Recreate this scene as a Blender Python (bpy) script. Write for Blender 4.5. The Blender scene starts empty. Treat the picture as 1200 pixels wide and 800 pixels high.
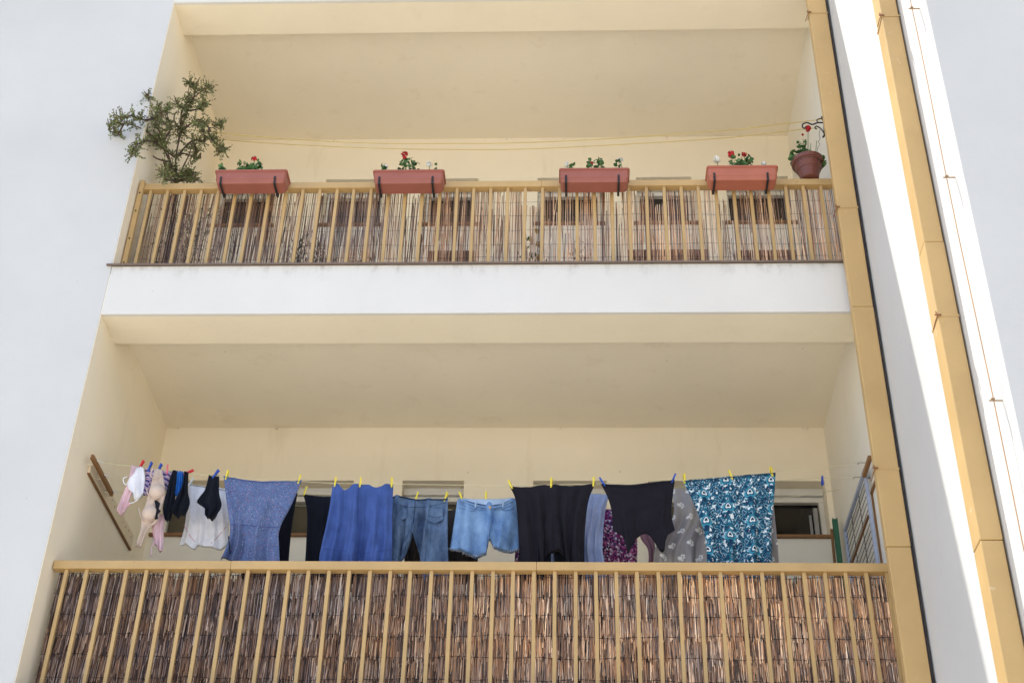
import bpy, bmesh, math, random
from mathutils import Vector, Matrix, noise
random.seed(7)
scene=bpy.context.scene
COL=scene.collection
rad=math.radians
# ------------------------------------------------------------------ camera
F=1676.565; PITCH=0.61961; ROLL=0.02628; YAW=-0.04992
CAM=Vector((3.31505,-8.00612,0.0))
fw=Vector((math.sin(YAW)*math.cos(PITCH),math.cos(YAW)*math.cos(PITCH),math.sin(PITCH)))
r0=Vector((math.cos(YAW),-math.sin(YAW),0)); u0=r0.cross(fw)
RT=math.cos(ROLL)*r0+math.sin(ROLL)*u0; UP=-math.sin(ROLL)*r0+math.cos(ROLL)*u0
cd=bpy.data.cameras.new('camera'); cam=bpy.data.objects.new('camera',cd); COL.objects.link(cam)
cd.sensor_width=36; cd.lens=F/1200*36; cd.clip_end=3000; cd.clip_start=.05
M=Matrix(((RT.x,UP.x,-fw.x,CAM.x),(RT.y,UP.y,-fw.y,CAM.y),(RT.z,UP.z,-fw.z,CAM.z),(0,0,0,1)))
cam.matrix_world=M; scene.camera=cam
def at(px,py,Y=None,X=None,Z=None):
    d=fw+RT*((px-600)/F)-UP*((py-400)/F)
    if Y is not None: t=(Y-CAM.y)/d.y
    elif X is not None: t=(X-CAM.x)/d.x
    else: t=(Z-CAM.z)/d.z
    return CAM+d*t
# ------------------------------------------------------------------ geometry constants (metres)
XL=0.0; XR=5.355; XF=5.415; DEP=1.8605; BM=.363
ZGR=-1.6; ROOF=10.88
ZS1=at(117,368,Y=0).z; ZSI2=at(560,310,Y=0).z; ZS2=at(580,-1.5,Y=0).z
ZC1=6.1856; ZC2=at(600,162,Y=DEP).z
ZSI1=3.19
RAIL1=at(560,657.5,Y=.15).z; RAIL2=at(560,212,Y=.15).z
# ------------------------------------------------------------------ node helpers
def newmat(name):
    m=bpy.data.materials.new(name); m.use_nodes=True; nt=m.node_tree
    b=nt.nodes['Principled BSDF']; return m,nt,b
def N(nt,t,**k):
    n=nt.nodes.new(t)
    for a,v in k.items():
        if a.startswith('i_'):
            key=a[2:]; key=int(key) if key.isdigit() else key.replace('_',' ')
            n.inputs[key].default_value=v
        else: setattr(n,a,v)
    return n
def L(nt,a,b): nt.links.new(a,b)
def math_(nt,op,a,b=None,c=None):
    n=nt.nodes.new('ShaderNodeMath'); n.operation=op
    for i,v in enumerate((a,b,c)):
        if v is None: continue
        if isinstance(v,(int,float)): n.inputs[i].default_value=v
        else: L(nt,v,n.inputs[i])
    return n.outputs[0]
def mixc(nt,f,a,b,mode='MIX'):
    n=nt.nodes.new('ShaderNodeMix'); n.data_type='RGBA'; n.blend_type=mode
    def s(i,v):
        if isinstance(v,(tuple,list)): n.inputs[i].default_value=(*v[:3],1)
        elif isinstance(v,(int,float)): n.inputs[i].default_value=v
        else: L(nt,v,n.inputs[i])
    s(0,f); s(6,a); s(7,b); return n.outputs[2]
def ramp(nt,f,stops,interp='LINEAR'):
    n=nt.nodes.new('ShaderNodeValToRGB'); n.color_ramp.interpolation=interp
    e=n.color_ramp.elements
    while len(e)<len(stops): e.new(.5)
    for i,(p,c) in enumerate(stops):
        e[i].position=p; e[i].color=(*c,1) if len(c)==3 else c
    L(nt,f,n.inputs[0]); return n.outputs[0]
def noise_(nt,vec,scale,detail=4,rough=.55):
    n=N(nt,'ShaderNodeTexNoise'); n.inputs['Scale'].default_value=scale; n.inputs['Detail'].default_value=detail; n.inputs['Roughness'].default_value=rough
    if vec is not None: L(nt,vec,n.inputs['Vector'])
    return n.outputs['Fac']
def objco(nt,scale=(1,1,1)):
    t=N(nt,'ShaderNodeTexCoord'); m=N(nt,'ShaderNodeMapping'); m.inputs['Scale'].default_value=scale
    L(nt,t.outputs['Object'],m.inputs[0]); return m.outputs[0]
def bump(nt,b,h,st,dist=.01):
    n=N(nt,'ShaderNodeBump'); n.inputs['Strength'].default_value=st; n.inputs['Distance'].default_value=dist
    L(nt,h,n.inputs['Height']); L(nt,n.outputs[0],b.inputs['Normal'])
def spread(f,lo,hi,nt):
    n=N(nt,'ShaderNodeMapRange'); n.inputs[1].default_value=lo; n.inputs[2].default_value=hi; n.clamp=True
    L(nt,f,n.inputs[0]); return n.outputs[0]
def tint(c,k): return tuple(min(1,x*k) for x in c)

def plaster(name,c,dirt=(.35,.27,.17),dirt_amt=.12,streak=None,joint=None):
    m,nt,b=newmat(name); co=objco(nt)
    n1=noise_(nt,co,.9,5); n2=noise_(nt,co,14,4)
    c1=mixc(nt,spread(n1,.3,.7,nt),tint(c,.935),tint(c,1.02))
    c2=mixc(nt,math_(nt,'MULTIPLY',spread(n2,.62,.8,nt),.18),c1,tint(c,.86))
    n3=noise_(nt,objco(nt,(3,3,.5)),1.7,6,.65)
    c3=mixc(nt,math_(nt,'MULTIPLY',spread(n3,.58,.78,nt),dirt_amt),c2,dirt)
    # small pock marks and specks
    v=N(nt,'ShaderNodeTexVoronoi'); v.inputs['Scale'].default_value=2.6; L(nt,co,v.inputs['Vector'])
    sp=math_(nt,'LESS_THAN',v.outputs['Distance'],.022)
    c3=mixc(nt,math_(nt,'MULTIPLY',sp,.35),c3,dirt)
    if joint:                        # cobwebs and grime specks lodged in the joint at these heights
        s=N(nt,'ShaderNodeSeparateXYZ'); L(nt,co,s.inputs[0])
        for zj in joint:
            d=math_(nt,'ABSOLUTE',math_(nt,'SUBTRACT',s.outputs[2],zj-.008))
            near=math_(nt,'SUBTRACT',1,spread(d,.0,.022,nt))
            k=math_(nt,'MULTIPLY',near,spread(noise_(nt,co,7,6,.75),.60,.70,nt))
            c3=mixc(nt,math_(nt,'MULTIPLY',k,.8),c3,(.16,.10,.05))
    if streak:                       # dirty run marks below a sill at world height `streak`
        s=N(nt,'ShaderNodeSeparateXYZ'); L(nt,co,s.inputs[0])
        z=math_(nt,'SUBTRACT',streak,s.outputs[2])
        fall=math_(nt,'SUBTRACT',1,spread(z,0,.2,nt)); pos=math_(nt,'GREATER_THAN',z,0)
        n4=noise_(nt,objco(nt,(5,5,.6)),2.2,6,.7)
        n5=noise_(nt,co,17,5,.7)
        k=math_(nt,'MULTIPLY',math_(nt,'MULTIPLY',spread(n4,.46,.7,nt),spread(n5,.4,.65,nt)),math_(nt,'MULTIPLY',math_(nt,'POWER',fall,2.5),pos))
        c3=mixc(nt,math_(nt,'MULTIPLY',k,.75),c3,(.16,.11,.07))
    L(nt,c3,b.inputs['Base Color']); b.inputs['Roughness'].default_value=.93
    b.inputs['Specular IOR Level'].default_value=.25
    h=math_(nt,'ADD',math_(nt,'MULTIPLY',noise_(nt,co,160,3),.35),math_(nt,'MULTIPLY',noise_(nt,co,6,3),1.2))
    bump(nt,b,h,.6,.006); return m
def paint(name,c,rough=.45,worn=None,wear=.0,scale=6,spec=.4,bumpst=.1):
    m,nt,b=newmat(name); co=objco(nt)
    c1=mixc(nt,spread(noise_(nt,co,scale,5),.3,.7,nt),tint(c,.9),tint(c,1.06))
    if worn:
        w=spread(noise_(nt,co,scale*5,6,.7),.64,.70,nt)
        w2=spread(noise_(nt,co,scale*.6,3),.45,.6,nt)
        c1=mixc(nt,math_(nt,'MULTIPLY',math_(nt,'MULTIPLY',w,w2),wear),c1,worn)
    L(nt,c1,b.inputs['Base Color'])
    r=spread(noise_(nt,co,scale*2,3),.2,.8,nt); L(nt,math_(nt,'MULTIPLY_ADD',r,.2,rough-.1),b.inputs['Roughness'])
    b.inputs['Specular IOR Level'].default_value=spec
    bump(nt,b,noise_(nt,co,scale*8,4),bumpst,.004); return m
def fabric(name,colfn,rough=.92,weave=900,wr=.5):
    m,nt,b=newmat(name); co=objco(nt)
    c=colfn(nt,co)
    if isinstance(c,tuple):
        c=mixc(nt,spread(noise_(nt,co,11,4),.3,.7,nt),tint(c,.85),tint(c,1.12))
    L(nt,c,b.inputs['Base Color']); b.inputs['Roughness'].default_value=rough
    b.inputs['Specular IOR Level'].default_value=.15
    b.inputs['Sheen Weight'].default_value=.03
    h=math_(nt,'ADD',math_(nt,'MULTIPLY',noise_(nt,co,weave,1),.08),math_(nt,'MULTIPLY',noise_(nt,objco(nt,(1,1,.35)),26,3),1.0))
    bump(nt,b,h,wr,.006); return m

FACADE=(.80,.81,.82); CREAM=(.87,.80,.65); PALE=(.80,.765,.68)
FACADE=(.61,.612,.60)
m_facade=plaster('white_render',FACADE,(.45,.42,.38),.07)
m_wing=plaster('grey_white_render',(.59,.59,.575),(.45,.43,.40),.08)
m_beam=plaster('white_beam_render',(.70,.69,.66),(.45,.42,.38),.07,streak=ZSI2)
m_cream=plaster('cream_render',CREAM,(.45,.32,.16),.2,joint=(ZC1,ZC2))
m_ceiling=plaster('cream_ceiling_render',CREAM,(.45,.32,.16),.2)
m_side=plaster('bounce_lit_cream_render',(.93,.84,.66),(.45,.32,.16),.14)  # the balcony cream made lighter: sunlight bounced off the wing put into the colour
m_pale=plaster('pale_and_skylit_render',PALE,(.5,.42,.3),.12)
m_wood=paint('yellow_varnished_wood',(.52,.35,.15),.42,(.20,.10,.10),.8,5)
m_brown=paint('brown_stained_wood',(.22,.105,.035),.5,(.1,.05,.02),.7,9)
m_pipe=paint('yellow_ochre_gutter_paint',(.56,.38,.165),.42,(.72,.62,.45),.7,2.2,.4,.04)
m_flash=paint('brown_metal_flashing',(.17,.125,.095),.4,(.35,.3,.3),.6,6)
m_iron=paint('black_iron',(.02,.021,.024),.5)
m_rust=paint('rusty_metal',(.24,.11,.045),.6,(.08,.04,.02),.8,20)
m_terra=paint('terracotta_plastic',(.33,.115,.085),.42,(.5,.34,.26),.7,5,.35,.03)
m_terra2=paint('red_terracotta_plastic',(.42,.14,.09),.42,(.5,.34,.26),.7,5,.35,.03)
m_brownpot=paint('brown_plastic',(.16,.055,.042),.4)
m_soil=paint('soil',(.05,.035,.025),.95)
m_winframe=paint('white_window_paint',(.66,.65,.61),.4)
m_shutter=paint('grey_shutter',(.5,.49,.45),.5)
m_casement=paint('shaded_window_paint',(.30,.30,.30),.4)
m_sill=paint('brown_sill',(.23,.115,.045),.45)
m_grey=paint('grey_blue_painted_steel',(.35,.40,.52),.4)
m_green=paint('green_paint',(.03,.13,.075),.45)
m_cord=paint('yellow_plastic_cord',(.62,.48,.13),.5)
m_cordp=paint('pale_cord',(.58,.54,.34),.5)
m_copper=paint('copper_conductor',(.5,.3,.16),.45)
m_board=plaster('cream_board',(.76,.65,.47),(.45,.32,.16),.1)
def pane(name,c):
    m,nt,b=newmat(name); co=objco(nt)
    L(nt,mixc(nt,noise_(nt,co,2,2),tint(c,.7),tint(c,1.3)),b.inputs['Base Color'])
    b.inputs['Roughness'].default_value=.08; b.inputs['Specular IOR Level'].default_value=.5; return m
m_pane=pane('window_glass',(.07,.062,.045)); m_paned=pane('dark_window_glass',(.004,.004,.006)); m_paneu=pane('brown_window_glass',(.028,.022,.02))
# reeds: every stem (mesh island) its own tone
def reedmat(name,stops,dark=.5):
    m,nt,b=newmat(name); g=N(nt,'ShaderNodeNewGeometry'); 
    c=ramp(nt,g.outputs['Random Per Island'],stops,'LINEAR')
    co=objco(nt); 
    n=spread(noise_(nt,objco(nt,(60,60,4)),3,3,.6),.35,.7,nt)
    c=mixc(nt,math_(nt,'MULTIPLY',n,dark),c,(.055,.042,.04))
    big=spread(noise_(nt,objco(nt,(1,1,1.6)),2.3,3),.35,.68,nt)
    hue=mixc(nt,spread(noise_(nt,objco(nt,(1,1,1.3)),1.7,4,.6),.4,.6,nt),(1.15,1.0,.80),(.88,.90,.98))
    c=mixc(nt,1.0,c,hue,'MULTIPLY')
    sx=N(nt,'ShaderNodeSeparateXYZ'); L(nt,co,sx.inputs[0])
    age=math_(nt,'ADD',math_(nt,'MULTIPLY',sx.outputs[0],.12),noise_(nt,objco(nt,(1,1,.4)),1.1,3))
    c=mixc(nt,1.0,c,mixc(nt,spread(age,.55,1.05,nt),(.80,.76,.80),(1.8,1.72,1.6)),'MULTIPLY')
    c=mixc(nt,math_(nt,'MULTIPLY',big,.35),c,mixc(nt,.5,c,(.10,.085,.095)))
    L(nt,c,b.inputs['Base Color']); b.inputs['Roughness'].default_value=.55
    return m
m_reed=reedmat('aged_reed',[(0,(.03,.022,.022)),(.18,(.12,.08,.06)),(.36,(.32,.19,.115)),(.55,(.50,.31,.185)),(.7,(.28,.23,.22)),(.84,(.66,.50,.36)),(1,(.95,.84,.70))],.6)
m_reed2=reedmat('pale_reed',[(0,(.04,.03,.035)),(.22,(.15,.10,.085)),(.45,(.34,.22,.16)),(.72,(.52,.38,.28)),(1,(.82,.70,.57))],.45)
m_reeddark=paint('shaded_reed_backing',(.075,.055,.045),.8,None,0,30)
m_wire=paint('black_wire',(.018,.018,.03),.5)
def leafmat(name,stops):
    m,nt,b=newmat(name); g=N(nt,'ShaderNodeNewGeometry')
    c=ramp(nt,g.outputs['Random Per Island'],stops); L(nt,c,b.inputs['Base Color'])
    b.inputs['Roughness'].default_value=.5; b.inputs['Specular IOR Level'].default_value=.3; return m
m_juniper=leafmat('juniper_foliage',[(0,(.045,.06,.02)),(.35,(.15,.19,.065)),(.6,(.28,.33,.13)),(.68,(.15,.07,.045)),(.85,(.08,.035,.03)),(1,(.30,.34,.16))])
m_leaf=leafmat('geranium_leaf',[(0,(.02,.06,.015)),(.5,(.05,.13,.03)),(1,(.11,.22,.07))])
m_leaf2=leafmat('grey_green_leaf',[(0,(.03,.05,.035)),(.5,(.06,.10,.07)),(1,(.12,.16,.11))])
m_bark=paint('bark',(.09,.06,.045),.9,None,0,30)
m_red=leafmat('red_petal',[(0,(.35,.005,.01)),(1,(.65,.02,.03))])
m_white=leafmat('white_petal',[(0,(.65,.65,.6)),(1,(.85,.85,.82))])
m_yellowp=leafmat('yellow_petal',[(0,(.6,.45,.02)),(1,(.8,.7,.1))])
# ------------------------------------------------------------------ mesh helpers
def link(name,bm,mat,parent=None,smooth=False,mats=None):
    me=bpy.data.meshes.new(name); 
    bmesh.ops.recalc_face_normals(bm,faces=bm.faces[:])
    bm.to_mesh(me); bm.free()
    o=bpy.data.objects.new(name,me); COL.objects.link(o)
    for mm in (mats or [mat]): me.materials.append(mm)
    if smooth:
        for p in me.polygons: p.use_smooth=True
    if parent: o.parent=parent; o.matrix_parent_inverse=Matrix.Translation(-parent.location) if parent.type=='EMPTY' else Matrix()
    return o
def tag(o,label,cat,group=None,kind=None):
    if label: o['label']=label
    if cat: o['category']=cat
    if group: o['group']=group
    if kind: o['kind']=kind
    return o
def empty(name,loc,label,cat,group=None):
    e=bpy.data.objects.new(name,None); COL.objects.link(e); e.location=loc; e.empty_display_size=.1
    return tag(e,label,cat,group)
def box(bm,a,b,bev=0):
    x0,y0,z0=[min(p,q) for p,q in zip(a,b)]; x1,y1,z1=[max(p,q) for p,q in zip(a,b)]
    vs=[bm.verts.new(v) for v in ((x0,y0,z0),(x1,y0,z0),(x1,y1,z0),(x0,y1,z0),(x0,y0,z1),(x1,y0,z1),(x1,y1,z1),(x0,y1,z1))]
    fs=[bm.faces.new([vs[i] for i in f]) for f in ((0,3,2,1),(4,5,6,7),(0,1,5,4),(1,2,6,5),(2,3,7,6),(3,0,4,7))]
    if bev>0:
        es=list({e for f in fs for e in f.edges}); bmesh.ops.bevel(bm,geom=es,offset=bev,segments=2,profile=.5,affect='EDGES')
    return vs
def tube(bm,pts,r,n=6,cap=True):
    pts=[Vector(p) for p in pts]; rings=[]
    rs=r if isinstance(r,(list,tuple)) else [r]*len(pts)
    prev=None
    for i,p in enumerate(pts):
        d=(pts[min(i+1,len(pts)-1)]-pts[max(i-1,0)])
        if d.length<1e-9: d=Vector((0,0,1))
        d.normalize()
        if prev is None:
            a=Vector((0,0,1)) if abs(d.z)<.9 else Vector((1,0,0)); s=d.cross(a).normalized()
        else: s=(prev-d*prev.dot(d)).normalized()
        prev=s; t=d.cross(s)
        rings.append([bm.verts.new(p+rs[i]*(math.cos(2*math.pi*k/n)*s+math.sin(2*math.pi*k/n)*t)) for k in range(n)])
    for a,b in zip(rings,rings[1:]):
        for k in range(n): bm.faces.new((a[k],a[(k+1)%n],b[(k+1)%n],b[k]))
    if cap and n>2: bm.faces.new(rings[0][::-1]); bm.faces.new(rings[-1])
def one(name,mat,parent,fn,**k):
    bm=bmesh.new(); fn(bm); return link(name,bm,mat,parent,**k)
def catmull(pts,n):
    pts=[Vector(p) for p in pts]; P=[2*pts[0]-pts[1]]+pts+[2*pts[-1]-pts[-2]]; out=[]
    for i in range(1,len(P)-2):
        for k in range(n):
            t=k/n; a,b,c,d=P[i-1],P[i],P[i+1],P[i+2]
            out.append(.5*((2*b)+(c-a)*t+(2*a-5*b+4*c-d)*t*t+(3*b-a-3*c+d)*t**3))
    out.append(pts[-1]); return out

# ================================================================== THE SETTING
def ground(bm):
    n=24; S=400
    vs=[[bm.verts.new((-S+2*S*i/n,-S+2*S*j/n,ZGR)) for j in range(n+1)] for i in range(n+1)]
    for i in range(n):
        for j in range(n): bm.faces.new((vs[i][j],vs[i+1][j],vs[i+1][j+1],vs[i][j+1]))
m,nt,b=newmat('courtyard_paving'); co=objco(nt)
br=N(nt,'ShaderNodeTexBrick'); br.inputs['Scale'].default_value=1.6; L(nt,co,br.inputs['Vector'])
br.inputs['Color1'].default_value=(.43,.40,.34,1); br.inputs['Color2'].default_value=(.48,.44,.37,1); br.inputs['Mortar'].default_value=(.2,.19,.17,1); br.inputs['Mortar Size'].default_value=.01
L(nt,mixc(nt,spread(noise_(nt,co,.6,6),.3,.7,nt),br.outputs[0],tint((.34,.32,.28),1)),b.inputs['Base Color']); b.inputs['Roughness'].default_value=.9
m_ground=m
tag(one('ground',m_ground,None,ground),None,None,kind='structure')

# ------------------------------------------------------------------ the apartment building
bld=empty('apartment_building',(0,0,ZGR),'white rendered apartment block with two cream recessed balconies, one above the other','building')
def wall_holes(bm,X0,X1,Z0,Z1,Y,holes,depth):
    xs=sorted({X0,X1,*[h[0] for h in holes],*[h[1] for h in holes]}); zs=sorted({Z0,Z1,*[h[2] for h in holes],*[h[3] for h in holes]})
    V={}
    def v(x,y,z):
        k=(round(x,5),round(y,5),round(z,5))
        if k not in V: V[k]=bm.verts.new((x,y,z))
        return V[k]
    for a,b_ in zip(xs,xs[1:]):
        for c,d in zip(zs,zs[1:]):
            if any(h[0]<=a and b_<=h[1] and h[2]<=c and d<=h[3] for h in holes): continue
            bm.faces.new((v(a,Y,c),v(b_,Y,c),v(b_,Y,d),v(a,Y,d)))
    for h in holes:
        a,b_,c,d=h; Y2=Y+depth
        for p,q in (((a,c),(b_,c)),((b_,c),(b_,d)),((b_,d),(a,d)),((a,d),(a,c))):
            bm.faces.new((v(p[0],Y,p[1]),v(q[0],Y,q[1]),v(q[0],Y2,q[1]),v(p[0],Y2,p[1])))
def left_block(bm): box(bm,(-9,0,ZGR-.2),(0,9,ROOF),.006)
one('facade_wall',m_facade,bld,left_block)
def right_block(bm): box(bm,(XF,-2.231,ZGR-.2),(XF+9,9,ROOF),.006)
one('wing_wall',m_wing,bld,right_block)
# cream lining of the recessed balconies (side walls stand 3 mm proud of the blocks)
for z0,z1 in ((ZSI1-.02,ZS1+.36),(ZSI2+.001,ZS2+.36)):
    one('side_wall',m_side,bld,lambda bm:box(bm,(-.02,.004,z0),(.003,DEP,z1)))
    one('side_wall',m_pale,bld,lambda bm:box(bm,(XR,.004,z0),(XF+.02,DEP,z1)))  # right wall: same cream, skylight on it painted in as a paler tone
# floor slabs with front beam
m_edge=plaster('cream_soffit',(.86,.78,.61),(.5,.36,.2),.12)
def beam(name,za,zb,zc,mat_in):
    o=one('balcony_beam',m_beam,bld,lambda bm:box(bm,(0.0031,0,za),(XF-.001,.03,zb),.003))
    one('beam_soffit',m_edge,bld,lambda bm:box(bm,(0.0031,.0301,za+.0),(XR-.0001,BM,zb-.002)))
    one('balcony_ceiling',m_ceiling,bld,lambda bm:box(bm,(0.0031,BM+.0001,zc),(XR-.0001,DEP,zb-.002)))
beam('b',ZS1,ZSI2,ZC1,None)
beam('b',ZS2,ROOF,ZC2,None)
one('base_wall',m_facade,bld,lambda bm:box(bm,(0.0031,0,ZGR-.2),(XF-.001,DEP+.4,ZSI1)))
# windows
def P1(px,py): return at(px,py,Y=DEP)
wins_x=[(.063,.60),(1.055,1.592),(1.981,2.471),(3.02,3.60),(3.925,4.43),(4.74,5.311)]
wz=[(5.205,5.692),(at(700,262,Y=DEP).z,8.898)]
lab=[]
for lv,(z0,z1) in enumerate(wz):
    holes=[(a,b_,z0,z1) for a,b_ in wins_x]
    zb,zt=(ZSI1-.02,ZC1+.05) if lv==0 else (ZSI2,ZC2+.05)
    one('back_wall',m_cream,bld,lambda bm:wall_holes(bm,0,XF,zb,zt,DEP,holes,.19))
    for i,(a,b_) in enumerate(wins_x):
        open_=(i==5 and lv==0)
        yb=DEP+.15
        t=.045 if lv==0 else .03
        def frame(bm):
            ztop=z1-.001
            # roller-shutter box cover, with two grooves
            box(bm,(a+.002,yb-.055,z1-.075),(b_-.002,yb-.005,z1-.03),.004)
            box(bm,(a+.002,yb-.035,z1-.028),(b_-.002,yb-.005,z1-.002),.003)
            box(bm,(a+.002,yb-.03,z1-.079-.045),(b_-.002,yb+.02,z1-.079),.004)
            box(bm,(a+.002,yb-.03,z0+.022),(a+t,yb+.02,z1-.126),.004)
            box(bm,(b_-t,yb-.03,z0+.022),(b_-.002,yb+.02,z1-.126),.004)
            box(bm,(a+t+.001,yb-.03,z0+.022),(b_-t-.001,yb+.02,z0+.022+.03),.004)
        w=one('window',m_winframe,bld,frame)
        one('sill',m_sill,w,lambda bm:box(bm,(a-.035,DEP-.035,z0-.022),(b_+.035,DEP+.148,z0+.0005),.003))
        def pn(bm):
            box(bm,(a+t-.01,yb+.021,z0+.03),(b_-t+.01,yb+.026,z1-.08))
        one('pane',m_paned if open_ else (m_paneu if lv==1 else m_pane),w,pn)
        if open_:
            def sash(bm):   # casement swung inward
                x=b_-t-.05
                box(bm,(x-.004,yb-.06,z0+.06),(x+.03,yb-.028,z1-.19),.003)
                box(bm,(x-.03,yb+.0,z0+.055),(x-.008,yb+.015,z1-.22),.003)
            s=one('casement',m_casement,w,sash)
        one('wall_panel',m_pale,bld,lambda bm:box(bm,(a-.01,DEP-.004,(ZSI1 if lv==0 else ZSI2)+.3),(b_+.02,DEP+.01,z0-.0225)))
# flashings along the slab edges
def flashing(z):
    def f(bm):
        box(bm,(-.035,-.022,z),(5.27,.12,z+.008),.002)
        box(bm,(-.035,-.022,z-.007),(5.27,-.018,z-.0002))
    return f
one('slab_flashing',m_flash,bld,flashing(ZSI2+.003))
one('slab_flashing',m_flash,bld,flashing(ZSI1+.006))
# cable clamps etc. are on the downpipe / conductor things

# ------------------------------------------------------------------ railings
def railing(zt,zb,x0,n,dx,left_post,label):
    e=empty('balcony_railing',(2.6,.18,zb),label,'railing')
    def rail(bm):
        xa,xb=(.012,5.30)
        cuts=[xa,at(271,657,Y=.15).x,3.1,xb]
        for a,b_ in zip(cuts,cuts[1:]): box(bm,(a+.0006,.15,zt-.058),(b_-.0006,.215,zt),.004)
    one('top_rail',m_wood,e,rail)
    for k in range(n):
        x=x0+k*dx+random.uniform(-.003,.003); j=random.uniform(-.004,.004)
        def bal(bm):
            w=.012
            vs=box(bm,(x-w,.163,zb+.002),(x+w,.19,zt-.0582),.0025)
            for v in bm.verts:
                if v.co.z<zb+.3: v.co.x+=j
        one('baluster',m_wood,e,bal)
    one('bottom_rail',m_wood,e,lambda bm:box(bm,(.03,.193,zb+.03),(5.29,.215,zb+.06),.003))
    if left_post:
        one('post',m_wood,e,lambda bm:(box(bm,(.014,.125,zb+.001),(.05,.162,zt+.012),.004)))
        def screws(bm):
            for zz in (.12,.35,.62,.8):
                tube(bm,[(.032,.125,zb+zz),(.032,.119,zb+zz)],.006,8)
        one('screw',m_iron,e,screws)
    return e
railing(RAIL1,ZSI1+.02,.1005,41,(5.2885-.1005)/40,False,'yellow wooden railing of the lower balcony, washing hanging behind it')
railing(RAIL2,ZSI2+.016,.1008,40,(5.2034-.1008)/39,True,'yellow wooden railing of the upper balcony carrying the flower boxes')

# ------------------------------------------------------------------ reed screens
def stem(bm,x,y,z0,z1,r,tiltx=0,tilty=0,bend=0):
    pts=[Vector((x,y,z0)),Vector((x+tiltx*.5+bend,y+tilty*.5,(z0+z1)/2)),Vector((x+tiltx,y+tilty,z1))]
    rings=[]
    for p in pts: rings.append([bm.verts.new(p+Vector((r*math.cos(a),r*math.sin(a),0))) for a in (.5,2.07,3.64,5.21)])
    for A,B in zip(rings,rings[1:]):
        for k in range(4): bm.faces.new((A[k],A[(k+1)%4],B[(k+1)%4],B[k]))
    bm.faces.new(rings[2])
scr1=empty('reed_screen',(2.6,.24,ZSI1+.02),'dense dark brown reed screen tied behind the lower railing','reed screen')
wy=[676,699,722,746,771,797]
wz1=[at(560,y,Y=.235).z for y in wy]; wz1.append(wz1[-1]-.17)
ztop1=at(560,670.5,Y=.235).z
def wob(x,k): return .005*abs(math.sin(x*math.pi/.2594+k*.4))-.004+.005*math.sin(x*5.1+k*1.7)+.004*math.sin(x*13+k*2.9)+.004*noise.noise((x*2,k*3.1,0))
def reeds1(bm):
    R=random.Random(3)
    for k in range(len(wz1)):
        zt=wz1[k] ; zb=wz1[k+1] if k+1<len(wz1) else ZSI1+.03
        for layer in range(2):
            x=.03
            while x<5.29:
                x+=R.uniform(.0035,.0095)
                clump=noise.noise((x*9,k*5.3,layer*3.3))
                top=zt+wob(x,k)+R.uniform(-.035,.02)+(.015*clump)
                bot=zb+wob(x,k+1)+R.uniform(-.04,.035)+(.02*clump)
                if R.random()<.3: bot-=R.uniform(.03,.2)
                if k==0: top=ztop1+R.uniform(-.07,.03)+.035*clump
                if top-bot<.03: continue
                y=.232+layer*.006+R.uniform(-.003,.003)
                stem(bm,x,y-.010,bot,top,R.uniform(.0018,.0040),R.gauss(0,.006),R.uniform(.006,.014))
one('reeds',m_reed,scr1,reeds1)
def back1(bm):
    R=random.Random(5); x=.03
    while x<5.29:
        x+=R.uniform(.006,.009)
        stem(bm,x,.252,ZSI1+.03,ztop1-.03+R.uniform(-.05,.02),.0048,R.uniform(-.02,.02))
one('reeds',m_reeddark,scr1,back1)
def wires1(bm):
    for k,z in enumerate(wz1[:6]):
        tube(bm,[(x*.03+.03,.2215-.001*math.sin(x*1.1),z+wob(x*.03+.03,k)) for x in range(176)],.0018,4)
one('binding_wire',m_wire,scr1,wires1)
scr2=empty('reed_screen',(2.6,.24,ZSI2+.016),'thin see-through pale reed screen tied behind the upper railing','reed screen')
zt2=at(560,222,Y=.235).z; zb2=ZSI2+.02
def reeds2(bm):
    R=random.Random(11); x=.07
    segs=[(0,0)]
    while x<5.30:
        px=157+(x-.1)*154
        dens=.55+.45*noise.noise((x*2.2,4.2,0))
        x+=R.uniform(.0025,.0068)*(1.0 if dens>.5 else 1.35)
        top=zt2+R.uniform(-.05,.02)+.05*noise.noise((x*3,8,1))
        if 595<px<622 or 750<px<762 or 820<px<840 or 700<px<712: top-=.13+R.uniform(0,.05)
        b0=zb2+R.uniform(0,.02)
        r=R.uniform(.0018,.0036)
        # leaning, a few broken short
        if R.random()<.3: top-=R.uniform(.05,.5)
        if R.random()<.12: b0+=R.uniform(.1,.4)
        if top-b0<.05: continue
        lean=R.gauss(0,.012)
        if R.random()<.06: lean*=3
        stem(bm,x-lean/2,.236+R.uniform(-.005,.005),b0,top,r,lean,R.uniform(-.006,.006),R.gauss(0,.003))
one('reeds',m_reed2,scr2,reeds2)
def wires2(bm):
    for k,y in enumerate((238,253,270,287,302)):
        z=at(560,y,Y=.23).z
        tube(bm,[(x*.06+.06,.2285,z+wob(x*.06,k)*.8) for x in range(88)],.0012,4)
one('binding_wire',m_wire,scr2,wires2)
# reed ends also return along the left-hand wall of the upper balcony (grey batten behind the post)
one('batten',paint('weathered_batten',(.38,.35,.31),.8),scr2,lambda bm:box(bm,(.058,.222,zb2),(.082,.2265,zt2-.02)))

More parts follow.
